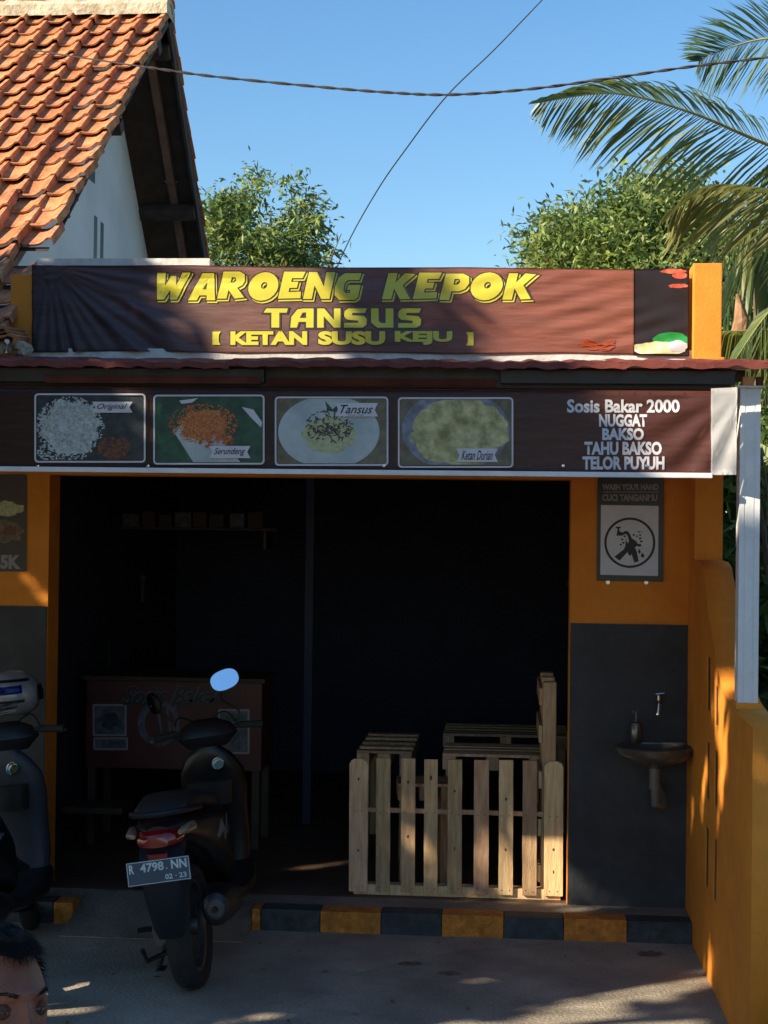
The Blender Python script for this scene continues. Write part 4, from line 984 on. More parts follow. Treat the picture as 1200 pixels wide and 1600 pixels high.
    if variant == 0:
        mx = Matrix.Translation((.0, -.462, .62)) @ Matrix.Rotation(R(-9), 4, 'X') @ Matrix.Rotation(R(-1.5), 4, 'Y')
        mx = mx @ Matrix.Scale(.87, 4); bm = bmesh.new(); box(bm, -.155, .155, -.004, 0, -.057, .057, mx); pl = O('number_plate', bm, 'plate', bevel=.002)
        def txt(s, x0, x1, z0, z1, b):
            g = spline_mesh(None, b, s); unit(g)
            for v in g.verts: v.co = mx @ Vector((x0 + v.co.x * (x1 - x0), -.0052, z0 + v.co.y * (z1 - z0)))
            O('plate_lettering', g, 'plate_white', pl)
        txt('R', -.142, -.118, .002, .045, .03); txt('4798', -.088, .028, .002, .045, .03); txt('.', .038, .044, .006, .013, .03); txt('NN', .064, .140, .003, .046, .03)
        txt('02', .030, .066, -.042, -.018, .02); txt('23', .098, .134, -.042, -.018, .02); txt('.', .080, .086, -.032, -.027, .02)
        g = bmesh.new()
        for x0, x1, z0, z1 in ((-.152, .152, .051, .054), (-.152, .152, -.054, -.051), (-.152, -.149, -.051, .051), (.149, .152, -.051, .051)): box(g, x0, x1, -.0056, -.0045, z0, z1, mx)
        O('plate_border', g, 'plate_white', pl)
    # engine, exhaust, shock, stand
    bm = bmesh.new(); loft(bm, [(-.10, -.115, .28, .03, .06, 2.4), (.0, -.12, .28, .045, .085, 2.6), (.25, -.12, .30, .05, .09, 2.8), (.48, -.10, .32, .05, .07, 2.6)], 18); O('engine_case', bm, 'alloy', smooth=True)
    bm = bmesh.new(); loft(bm, [(-.20, .165, .375, .040, .050, 2.1), (-.185, .165, .375, .058, .072, 2.2), (.0, .16, .36, .066, .082, 2.3), (.20, .155, .33, .060, .075, 2.3), (.30, .15, .30, .035, .04, 2.1), (.46, .10, .26, .02, .02, 2)], 22); ex = O('exhaust', bm, 'plastic', smooth=True)
    bm = bmesh.new(); lathe(bm, [(.0, 0), (.044, -.001), (.046, .008), (.04, .012)], 20, Matrix.Translation((.165, -.201, .38)) @ Matrix.Rotation(R(90), 4, 'X')); O('exhaust_cap', bm, 'alloy', ex)
    bm = bmesh.new(); tube(bm, [(.165, -.198, .38), (.165, -.222, .378)], .013, 12); O('tail_pipe', bm, 'black_print', ex)
    bm = bmesh.new(); tube(bm, [(-.115, -.02, .36), (-.115, -.10, .66)], .024, 10)
    for k in range(9): lathe(bm, [(.022, -.006), (.034, 0), (.022, .006)], 12, Matrix.Translation((-.115, -.03 - .0075 * k, .40 + .027 * k)) @ Matrix.Rotation(R(-15), 4, 'X'))
    O('shock_absorber', bm, 'alloy' if variant else 'chrome', smooth=True)
    bm = bmesh.new(); tube(bm, [(-.12, .34, .28), (-.17, .30, .16), (-.22, .26, .035)], [.014, .012, .012], 8); box(bm, -.25, -.19, .22, .30, .02, .03); O('side_stand', bm, 'plastic')
    bm = bmesh.new(); tube(bm, [(-.10, .16, .22), (-.22, .12, .25), (-.26, .10, .25)], .012, 8); tube(bm, [(-.08, .10, .16), (-.20, -.02, .14), (-.21, -.05, .20)], .011, 8); O('foot_peg', bm, 'plastic')
    # floor, leg shield, front
    bm = bmesh.new(); loft(bm, [(.45, 0, .30, .15, .06, 3), (.60, 0, .27, .17, .04, 3.4), (.85, 0, .27, .18, .04, 3.4), (1.0, 0, .32, .16, .06, 3)], 20); O('floorboard', bm, 'plastic', smooth=True)
    bm = bmesh.new()
    loft(bm, [(.26, 0, .98, .12, .045, 2.6), (.42, 0, 1.01, .15, .055, 2.6), (.60, 0, 1.0, .155, .06, 2.5), (.72, 0, .98, .17, .065, 2.5), (.82, 0, .96, .165, .06, 2.5), (.90, 0, .93, .12, .05, 2.4), (.95, 0, .93, .06, .04, 2.2)], 26, 'z'); O('leg_shield', bm, 'grey_plastic' if variant else 'paint_black', smooth=True)
    bm = bmesh.new(); lathe(bm, [(0, -.004), (.026, -.004), (.030, 0), (.030, .02)], 18, Matrix.Translation((.055, .868, .86)) @ Matrix.Rotation(R(70), 4, 'X')); O('ignition_cover', bm, 'chrome', smooth=True)
    bm = bmesh.new(); loft(bm, [(.66, 0, .895, .10, .06, 2.6), (.78, 0, .87, .12, .05, 2.6)], 16, 'z'); O('glove_box', bm, 'plastic', smooth=True)
    for s in (-1, 1):
        bm = bmesh.new()
        prism(bm, [(.04, .60), (.16, .66), (.24, .60), (.32, .655), (.30, .60), (.40, .58), (.30, .555), (.25, .575), (.20, .55), (.16, .60), (.08, .585)], lambda a, b, d: (s * (.1665 + .004 - (a - .2) ** 2 * .25 + d), a, b + .05), 0, .002)
        O('body_graphic', bm, 'helmet_w', body)
    st = bpy.data.objects.new('steering', None); col.objects.link(st); st.parent = t; st.location = (0, .96, 0); st.rotation_euler = (0, 0, steer)
    def S(nm, bm, m, smooth=True, bevel=0): return obj(nm, bm, m, st, smooth=smooth, local=True, bevel=bevel)
    bm = bmesh.new(); Q = Matrix.Rotation(R(90), 4, 'Y'); wd = .08; cy_ = .26
    T_ = Matrix.Translation((0, cy_, .275)) @ Q
    lathe(bm, [(.205, -wd * .32), (.25, -wd * .5), (.268, -wd * .36), (.2755, 0), (.268, wd * .36), (.25, wd * .5), (.205, wd * .32), (.20, 0), (.205, -wd * .32)], 44, T_); S('front_wheel', bm, 'rubber')
    bm = bmesh.new(); lathe(bm, [(.20, -wd * .3), (.185, -wd * .30), (.18, 0), (.185, wd * .30), (.20, wd * .3)], 36, T_)
    lathe(bm, [(0, -.05), (.05, -.05), (.05, .05), (0, .05)], 16, T_)
    for k in range(5): box(bm, -.01, .01, -.014, .014, .04, .19, Matrix.Translation((0, cy_, .275)) @ Matrix.Rotation(2 * math.pi * k / 5, 4, 'X'))
    S('front_rim', bm, 'alloy')
    bm = bmesh.new()
    for s in (-1, 1): tube(bm, [(s * .065, cy_, .275), (s * .06, .10, .66)], .018, 8)
    S('fork', bm, 'alloy')
    bm = bmesh.new(); rows = []
    for k in range(12):
        a = R(-25 + 150 * k / 11); y, z = cy_ - math.cos(a) * .30 * -1 * -1, .275 + math.sin(a) * .30
        y = cy_ - math.cos(a) * .30
        rows.append([bm.verts.new(p) for p in ((-.06, cy_ + (y - cy_) * .88, .275 + (z - .275) * .88), (-.05, y, z), (.05, y, z), (.06, cy_ + (y - cy_) * .88, .275 + (z - .275) * .88))])
    for a, b in zip(rows, rows[1:]):
        for k in range(3): bm.faces.new((a[k], a[k + 1], b[k + 1], b[k]))
    bmesh.ops.solidify(bm, geom=bm.faces[:], thickness=.005); S('front_mudguard', bm, 'paint_black')
    bm = bmesh.new(); loft(bm, [(.94, 0, .03, .10, .06, 2.4), (1.00, 0, .02, .16, .075, 2.6), (1.05, 0, .02, .13, .06, 2.4), (1.08, 0, .03, .06, .03, 2.2)], 20, 'z'); S('handlebar_cover', bm, 'plastic')
    bm = bmesh.new(); loft(bm, [(.09, 0, 1.0, .09, .04, 2.3), (.12, 0, 1.0, .07, .03, 2.2)], 16); S('headlight', bm, 'clear_lens')
    for s in (-1, 1):
        bm = bmesh.new(); tube(bm, [(s * .12, .01, 1.02), (s * .18, 0, 1.03)], .012, 8); tube(bm, [(s * .17, 0, 1.03), (s * .285, -.03, 1.02)], [.018, .019], 12); S('grip', bm, 'rubber')
        bm = bmesh.new(); tube(bm, [(s * .15, .02, 1.025), (s * .20, .06, 1.02), (s * .29, .045, 1.005)], [.007, .006, .007], 6); S('brake_lever', bm, 'chrome')
        bm = bmesh.new(); tube(bm, smooth([Vector((s * .17, .03, 1.03)), Vector((s * .12, .10, 1.10)), Vector((s * .03, .12, 1.04)), Vector((s * .02, .10, .90))], 6), .0045, 6); S('brake_cable', bm, 'plastic')
        if variant and s > 0: continue            # hidden by the hung helmet
        mp = Vector((.115 if s > 0 else -.27, -.02, 1.27 if s > 0 else 1.20))
        bm = bmesh.new(); tube(bm, smooth([Vector((s * .155, .02, 1.03)), Vector((s * .18, .03, 1.10)), Vector((mp.x - s * .02, .03, 1.17)), mp + Vector((0, .02, -.01))], 4), .007, 8); S('mirror_stem', bm, 'plastic')
        # orientation: right mirror catches the sky, left one is turned away
        Q2 = t.rotation_euler.to_matrix() @ Matrix.Rotation(steer, 3, 'Z')
        nrm = Q2.inverted() @ (Vector((.283, -1.83, .621)) if s > 0 else Vector((-.9, -.5, -.3))).normalized()
        q = nrm.to_track_quat('Z', 'Y').to_matrix().to_4x4()
        M4 = Matrix.Translation(mp) @ q @ Matrix.Rotation(R(16 if s > 0 else 0), 4, 'Z')
        def oval(bm, k, z, squ=1): return [bm.verts.new(M4 @ Vector((.074 * k * math.copysign(abs(math.cos(a)) ** .8, math.cos(a)), .052 * k * math.copysign(abs(math.sin(a)) ** .85, math.sin(a)), z))) for a in [2 * math.pi * i / 28 for i in range(28)]]
        bm = bmesh.new(); r0 = oval(bm, 1.0, .001); r1 = oval(bm, 1.07, .0); r2 = oval(bm, 1.0, -.022); r3 = oval(bm, .55, -.038)
        for A_, B_ in ((r0, r1), (r1, r2), (r2, r3)):
            for k in range(28): bm.faces.new((A_[k], A_[(k + 1) % 28], B_[(k + 1) % 28], B_[k]))
        bm.faces.new(r3); ms = S('mirror_housing', bm, 'plastic')
        bm = bmesh.new(); bm.faces.new(oval(bm, .99, .0015)); o = obj('mirror_glass', bm, 'mirror', st, local=True)
    return t
s1 = scooter('scooter', 'black scooter leaning on its side stand, seen from behind with its number plate', (-1.50, -1.45, 0), R(1), R(-7.5), R(22), 0)
s2 = scooter('scooter', 'dark scooter with grey leg shield cut by the left edge of the photo', (-2.62, -1.80, 0), R(-2), R(-7), R(14), 1)
# ------------------------------------------------------------------ helmet on the second scooter
hc = at(22, 1086, -.62)
hm = thing('helmet', 'silver and blue helmet hung on the left scooter', 'helmet', hc, R(-38))
bm = bmesh.new(); bmesh.ops.create_uvsphere(bm, u_segments=40, v_segments=24, radius=.145)
for v in bm.verts:
    v.co.y *= 1.12; v.co.z *= .98
    if v.co.z < -.05: v.co.z = -.05 + (v.co.z + .05) * .75; v.co.x *= .95
bmesh.ops.delete(bm, geom=[f for f in bm.faces if f.calc_center_median().z < -.105 or (f.calc_center_median().y > .08 and -.07 < f.calc_center_median().z < .055)], context='FACES')
bmesh.ops.solidify(bm, geom=bm.faces[:], thickness=.012); obj('shell', bm, 'helmet_w', hm, smooth=2, local=True)
def band(nm, z0, z1, a0, a1, m, k=1.012, n=26, sl=0):
    bm = bmesh.new(); rows = []
    for i in range(n + 1):
        a = a0 + (a1 - a0) * i / n; row = []
        for j in range(4):
            z = z0 + (z1 - z0) * j / 3 + sl * (i / n - .5); r_ = math.sqrt(max(.0004, .145 ** 2 - z * z)) * k
            row.append(bm.verts.new((r_ * math.cos(a), r_ * 1.12 * math.sin(a), z * .98 * k)))
        rows.append(row)
    for a, b in zip(rows, rows[1:]):
        for j in range(3): bm.faces.new((a[j], a[j + 1], b[j + 1], b[j]))
    bmesh.ops.solidify(bm, geom=bm.faces[:], thickness=.003); obj(nm, bm, m, hm, smooth=2, local=True)
band('stripe', .0, .045, R(180), R(345), 'helmet_b', sl=.05); band('trim', .075, .09, R(170), R(370), 'sign_black', sl=.03)
band('trim', -.045, -.03, R(185), R(350), 'sign_black', sl=.04); band('visor', -.02, .06, R(25), R(155), 'visor', 1.03)
for i in range(3): band('vent', -.09 + .022 * i, -.078 + .022 * i, R(275 + 8 * i), R(335), 'chrome', 1.02, sl=.03)

# ------------------------------------------------------------------ person in the foreground
EY = 2.25 - 9
eyeR = at(61, 1581, EY)
hx = at(2, 1560, EY + .05).x
HC = Vector((hx - .025, EY + .09, eyeR.z - .022))                     # head centre at eye height
pe = thing('person', 'dark haired person in the near lower left corner looking at the camera', 'person', (HC.x, HC.y + .02, 0))
yaw = R(50)                                                    # face turned to picture right
HR = Matrix.Translation(HC) @ Matrix.Rotation(yaw, 4, 'Z') @ Matrix.Rotation(R(-7), 4, 'X') @ Matrix.Rotation(R(6), 4, 'Y')
def g3(p, c, s): return math.exp(-sum(((a - b) / q) ** 2 for a, b, q in zip(p, c, s)))
def headshape(v):
    x, y, z = v                                               # unit sphere, face towards -y
    p = Vector((x * .076, y * .094, z * .116 - .008))
    if z < 0: p.x *= 1 + z * .22; p.y *= 1 + z * .10
    if y > 0: p.y *= 1.06
    ax = abs(p.x); f = max(0, -y)
    d = 0
    d += .010 * g3((ax, p.z), (.020, .026), (.022, .008)) * f           # brow
    d -= .0085 * g3((ax, p.z), (.032, .002), (.017, .013)) * f          # sockets
    d += .006 * g3((ax, p.z), (.045, -.026), (.018, .016)) * f          # cheek
    d += .0225 * g3((p.x, p.z), (0, -.034), (.011, .014)) * f           # nose tip
    d += .013 * g3((p.x, p.z), (0, -.010), (.0085, .026)) * f
    d += .008 * g3((ax, p.z), (.014, -.040), (.008, .008)) * f          # nostril wings
    d += .008 * g3((p.x, p.z), (0, -.066), (.024, .006)) * f; d += .008 * g3((p.x, p.z), (0, -.078), (.020, .006)) * f
    d -= .004 * g3((p.x, p.z), (0, -.072), (.024, .003)) * f
    d += .009 * g3((p.x, p.z), (0, -.104), (.022, .014)) * f            # chin
    p.y -= d
    return p
me = bpy.data.meshes.new('b'); bm = bmesh.new()
bones = [((0, 0, .86), None, .125), ((0, -.01, 1.0), 0, .12), ((0, 0, 1.13), 1, .125), ((0, .01, 1.24), 2, .085), ((0, .0, 1.315), 3, .052), ((0, -.01, 1.40), 4, .050),
         ((.15, .01, 1.23), 3, .058), ((.20, .03, 1.03), 6, .044), ((.22, -.02, .84), 7, .034), ((.22, -.05, .77), 8, .026),
         ((-.15, .01, 1.23), 3, .058), ((-.20, .03, 1.03), 10, .044), ((-.22, -.02, .84), 11, .034), ((-.22, -.05, .77), 12, .026),
         ((.085, 0, .78), 0, .088), ((.095, -.01, .44), 14, .058), ((.10, .02, .10), 15, .040), ((.11, -.07, .045), 16, .036), ((.115, -.16, .03), 17, .028),
         ((-.085, 0, .78), 0, .088), ((-.095, .01, .44), 19, .058), ((-.10, .04, .10), 20, .040), ((-.11, -.05, .045), 21, .036), ((-.115, -.14, .03), 22, .028)]
zs_ = (HC.z - .10) / 1.40
BR = Matrix.Translation((HC.x - .012, HC.y + .035, 0)) @ Matrix.Rotation(R(18), 4, 'Z') @ Matrix.Diagonal((1, 1, zs_, 1))
def skin(name, bones, m, sub=2):
    bm = bmesh.new(); V_ = [bm.verts.new(b[0]) for b in bones]
    for i, b in enumerate(bones):
        if b[1] is not None: bm.edges.new((V_[b[1]], V_[i]))
    me = bpy.data.meshes.new('s'); bm.to_mesh(me); bm.free()
    o = bpy.data.objects.new('s', me); col.objects.link(o)
    md = o.modifiers.new('s', 'SKIN'); md.use_smooth_shade = True
    for i, b in enumerate(bones): me.skin_vertices[0].data[i].radius = (b[2], b[2]); me.skin_vertices[0].data[i].use_root = i == 0
    sb_ = o.modifiers.new('d', 'SUBSURF'); sb_.levels = sub; sb_.render_levels = sub
    bpy.context.view_layer.update()
    out = bpy.data.meshes.new_from_object(o.evaluated_get(bpy.context.evaluated_depsgraph_get())); bpy.data.objects.remove(o); bpy.data.meshes.remove(me)
    return out
def xf(me, mx):
    me.transform(mx); return me
# head: own fine surface, overlapping the neck of the body
bm = bmesh.new(); bmesh.ops.create_uvsphere(bm, u_segments=96, v_segments=72, radius=1)
for v in bm.verts: v.co = headshape(v.co)
for s in (-1, 1):                                             # ears
    r_ = bmesh.ops.create_uvsphere(bm, u_segments=16, v_segments=12, radius=1)
    for v in r_['verts']:
        c = v.co.copy(); v.co = Vector((s * (.076 + c.x * .009 + .006 * abs(c.y)), .012 + c.y * .019, -.012 + c.z * .033))
tmp = bpy.data.meshes.new('h'); bm.to_mesh(tmp); bm.free(); tmp.transform(HR)
body = xf(skin('body', bones, 'skin'), BR)
bm = bmesh.new(); bm.from_mesh(body); bm.from_mesh(tmp)
for s in (-1, 1):                                             # hands: palm and five fingers each
    for i in range(5):
        L_ = (.055, .075, .082, .076, .06)[i]; x = (.028, .026, .010, -.007, -.023)[i] * -s
        pts_ = [Vector((s * .22 + (0 if i else -s * .03), -.055 - x * .4, .74)), Vector((s * .215 + (-s * .004), -.06 + x, .70)), Vector((s * .212, -.064 + x * 1.05, .70 - L_ * .55)), Vector((s * .200, -.068 + x * 1.05, .70 - L_))]
        tube(bm, [BR @ p for p in pts_], [.012, .010, .008, .006], 8)
    r_ = bmesh.ops.create_uvsphere(bm, u_segments=14, v_segments=10, radius=1)
    for v in r_['verts']: v.co = BR @ Vector((s * .218 + v.co.x * .015, -.06 + v.co.y * .040, .735 + v.co.z * .05))
obj('body', bm, 'skin', pe, smooth=2)
sh = [(Vector(b[0]), b[1], b[2] + .014) for b in bones[:4]] + [(Vector((0, .005, 1.275)), 3, .072)] + [(Vector((s * .15, .01, 1.23)), 3, .074) for s in (1, -1)]
sh += [(Vector((.19, .02, 1.06)), 5, .064), (Vector((-.19, .02, 1.06)), 6, .064)]
me = xf(skin('shirt', [(tuple(a), b, c) for a, b, c in sh], 'shirt'), BR); me.materials.append(M['shirt']); put('shirt', me, None, pe)
tr = [((0, 0, .88), None, .142), ((.085, 0, .78), 0, .105), ((.095, -.01, .44), 1, .075), ((.10, .02, .08), 2, .060), ((-.085, 0, .78), 0, .105), ((-.095, .01, .44), 4, .075), ((-.10, .04, .08), 5, .060)]
me = xf(skin('jeans', tr, 'jeans'), BR); me.materials.append(M['jeans']); put('jeans', me, None, pe)
for s in (-1, 1):
    q = HR @ Vector((s * .0315, -.0745, .001)); 
    bm = bmesh.new(); bmesh.ops.create_uvsphere(bm, u_segments=28, v_segments=20, radius=.0118, matrix=Matrix.Translation(q)); ey = obj('eye', bm, 'eye', pe, smooth=2)
    look = (CAM - q).normalized(); look = (look + Vector((.12, 0, .02))).normalized()
    qm = Matrix.Translation(q) @ look.to_track_quat('Z', 'Y').to_matrix().to_4x4()
    bm = bmesh.new(); lathe(bm, [(0, .0126), (.004, .0123), (.0060, .0110), (.0060, .009)], 20, qm); obj('iris', bm, 'iris', ey)
    for nm, zc, tilt_, rr in (('eyelid', .0, 1, .0139), ('eyelid', 0, -1, .0135)):
        bm = bmesh.new(); rows = []
        for i in range(17):
            a = R(-82 + 164 * i / 16); row = []
            for j in range(6):
                e = R((16 if tilt_ > 0 else -20) + tilt_ * (44 * j / 5)) * 1; e = e * (1) if abs(a) < 9 else e
                open_ = math.cos(a) ** .7 if math.cos(a) > 0 else 0
                el = R((8 if tilt_ > 0 else -12) * open_ + tilt_ * 50 * j / 5)
                row.append(bm.verts.new(HR @ (Vector((s * .0315, -.0745, .001)) + Vector((math.sin(a) * math.cos(el), -math.cos(a) * math.cos(el), math.sin(el))) * rr)))
            rows.append(row)
        for A_, B_ in zip(rows, rows[1:]):
            for j in range(5): bm.faces.new((A_[j], A_[j + 1], B_[j + 1], B_[j]))
        bmesh.ops.solidify(bm, geom=bm.faces[:], thickness=.0012); obj(nm, bm, 'skin', pe, smooth=2)
    # eyebrow: short hairs
    bm = bmesh.new()
    for i in range(95):
        u = rnd.random(); x = .016 + .034 * u; z = .022 + .006 * math.sin(u * 2.4) + rnd.uniform(-.0036, .0036) * (1 - u * .4)
        l = .007; d = Vector((.8, 0, .35 - u * .6)).normalized()
        b0 = Vector((x, 0, z)); yy = -.094 * math.sqrt(max(0, 1 - (x / .076) ** 2 - ((z + .008) / .116) ** 2)) - .0095 * math.exp(-((x - .02) / .022) ** 2 - ((z - .026) / .008) ** 2) - .0012
        p = [b0 + Vector((0, yy, 0)), b0 + d * l + Vector((0, yy + .0022 * u + .0006, 0)), b0 + Vector((0, yy, .0011))]
        bm.faces.new([bm.verts.new(HR @ Vector((s * q_.x, q_.y, q_.z))) for q_ in p])
    tag(obj('eyebrow', bm, 'hair', pe), kind='stuff')
# hair: a shell over the skull with many locks combed forward and to the side
def scalp(th, ph, k=1.0):
    v = Vector((math.cos(ph) * math.sin(th), math.cos(ph) * -math.cos(th), math.sin(ph)))
    p = headshape(v); return p * 1.0 + v * .010 * k
def hairline(th):
    a = abs((th + math.pi) % (2 * math.pi) - math.pi)          # 0 = front
    return R(50) - R(5) * math.cos(a * 3) if a < 1.3 else R(50) - R(5) * math.cos(3.9) * max(0, 1 - (a - 1.3) * 3) + (R(-15) - R(50)) * min(1, (a - 1.3) / .7) - R(18) * max(0, min(1, (a - 2.0)))
bm = bmesh.new(); rows = []
for j in range(15):
    row = []
    for i in range(49):
        th = 2 * math.pi * i / 48; h = hairline(th); ph = h + (R(90) - h) * j / 14
        row.append(bm.verts.new(HR @ scalp(th, ph, .2 + 1.6 * min(1, j / 3) + .5 * noise.noise(Vector((i * .4, j * .4, 2))))))
    rows.append(row)
for A_, B_ in zip(rows, rows[1:]):
    for i in range(48): bm.faces.new((A_[i], A_[i + 1], B_[i + 1], B_[i]))
obj('hair', bm, 'hair', pe, smooth=2)
bm = bmesh.new()
for i in range(5200):
    th = rnd.uniform(-math.pi, math.pi); h = hairline(th); ph = h + (R(88) - h) * rnd.random() ** 1.3
    p = scalp(th, ph, 1.1); n_ = Vector((math.cos(ph) * math.sin(th), -math.cos(ph) * math.cos(th), math.sin(ph)))
    dn = Vector((.25 + rnd.gauss(0, .35), -.45 + rnd.gauss(0, .25), -.35 + rnd.gauss(0, .2))); dn = (dn - n_ * dn.dot(n_)).normalized()
    l = rnd.uniform(.018, .034); q = p + dn * l * .55 + n_ * .003; e = p + dn * l + n_ * rnd.uniform(-.002, .006); sd = dn.cross(n_) * .0006
    bm.faces.new([bm.verts.new(HR @ x_) for x_ in (p - sd, p + sd, q + sd, q - sd)]); bm.faces.new([bm.verts.new(HR @ x_) for x_ in (q - sd, q + sd, e)])
tag(obj('hair_strands', bm, 'hair', pe), kind='stuff')
#PART5
# ------------------------------------------------------------------ trees
def limb_set(bm, base, top, crown, r0, n=7, seed=0):
    r2 = random.Random(seed); fork = base.lerp(top, .45)
    tube(bm, [base - Vector((0, 0, .05)), base.lerp(fork, .5) + Vector((r2.uniform(-.08, .08), r2.uniform(-.08, .08), 0)), fork], [r0, r0 * .8, r0 * .68], 10)
    for i in range(n):
        q = crown[i * len(crown) // n]; m = fork.lerp(q, .5) + Vector((r2.uniform(-.2, .2), r2.uniform(-.2, .2), r2.uniform(.0, .3)))
        tube(bm, [fork - Vector((0, 0, .05)), m, q], [r0 * .5, r0 * .3, r0 * .08], 7)
        for k in range(2):
            q2 = q + Vector((r2.gauss(0, .5), r2.gauss(0, .5), r2.gauss(0, .35))); tube(bm, [m, m.lerp(q2, .6), q2], [r0 * .22, r0 * .12, r0 * .04], 5)
def crown_pts(c, rad, K, seed, shell=.45):
    r_ = np.random.default_rng(seed); d = r_.normal(size=(K, 3)); d /= np.linalg.norm(d, axis=1, keepdims=True)
    rr = (shell + (1 - shell) * r_.random(K) ** .6)[:, None]
    lump = 1 + .22 * np.array([noise.noise(Vector(v) * 1.9 + Vector((seed, 0, 0))) for v in d.tolist()])[:, None]
    return np.array(c) + d * rr * lump * np.array(rad), d
def tree(name, label, cat, base, c, rad, K, per, L, W, m, seed, group=None, keep=None, r0=.16, clump=.22, tip_m=None, kind=None, shell=.45):
    t = thing(name, label, cat, base, 0, group)
    P0, D0 = crown_pts(c, rad, K, seed, shell); r_ = np.random.default_rng(seed + 99)
    idx = np.repeat(np.arange(K), per); n = len(idx)
    P = P0[idx] + r_.normal(size=(n, 3)) * clump * np.array([1, 1, .75])
    D = D0[idx] * .5 + r_.normal(size=(n, 3)) * .75 + np.array([0, 0, -.25])
    Ls = L * (.6 + .8 * r_.random(n)); Ws = W * (.6 + .8 * r_.random(n))
    if keep is not None:
        k = keep(P + D * .5 * L); P, D, Ls, Ws = P[k], D[k], Ls[k], Ws[k]
    if tip_m:
        y = r_.random(len(P)) < .12
        me = leaf_mesh('crown', P[~y], D[~y], Ls[~y], Ws[~y], m); tag(put('crown', me, None, t), kind=kind)
        me = leaf_mesh('young_leaves', P[y] + D[y] * .06, D[y], Ls[y], Ws[y], tip_m); put('young_leaves', me, None, t)
    else: put('crown', leaf_mesh('crown', P, D, Ls, Ws, m), None, t)
    bm = bmesh.new(); limb_set(bm, Vector(base), Vector(c), [Vector(p) for p in P0[:: max(1, K // 40)]], r0, seed=seed); obj('trunk', bm, 'bark', t, smooth=True)
    return t
c = at(408, 400, 13); tree('mango_tree', 'leafy tree rising between the tiled house and the banner', 'tree', (c.x, 13, 0), (c.x - .15, 13, c.z - .80), (1.15, 1.1, 2.05), 200, 105, .13, .038, 'leaf', 21, 'trees behind the shop', tip_m='leaf_yellow', r0=.14, clump=.14)
c = at(980, 420, 11); tree('mango_tree', 'broad green tree behind the right end of the banner', 'tree', (c.x, 11, 0), (c.x + .28, 11, c.z - .72), (1.68, 1.5, 1.95), 600, 125, .115, .038, 'leaf', 25, 'trees behind the shop', tip_m='leaf_yellow', r0=.18, clump=.17)
c = at(830, 400, 10.6); tree('sapling', 'thin outer spray of leaves left of the broad green tree', 'tree', (c.x, 10.6, 0), (c.x + .05, 10.6, c.z - .95), (.30, .4, .95), 24, 42, .14, .042, 'leaf', 31, 'trees behind the shop', r0=.05, clump=.12)
# shrubs to the right, behind the pole
for i, (px, Y, h, rx, m) in enumerate(((1160, 3.2, 3.3, .75, 'leaf_dark'), (1235, 2.2, 2.9, .7, 'leaf'), (1190, 5.5, 4.2, 1.2, 'leaf'), (1300, 4.0, 3.8, .95, 'leaf_dark'), (1150, 7.5, 4.4, 1.1, 'leaf_dark'), (1260, 1.2, 1.9, .55, 'leaf_dark'))):
    c = at(px, 900, Y)
    tree('shrub', ['dense dark shrub directly behind the white pole', 'mid green shrub right of the white pole', 'tall green shrub farther behind the white pole', 'dark shrub at the right edge behind the palm fronds', 'farthest dark shrub seen beside the orange pillar', 'low dark bush near the foot of the pole'][i], 'shrub',
         (c.x, Y, 0), (c.x, Y, h * .56), (rx, .7, h * .48), 120, 46, .16, .055, m, 50 + i, 'shrubs right of the shop', r0=.05, clump=.16, shell=.3, tip_m='leaf_yellow' if i in (1, 2) else None)
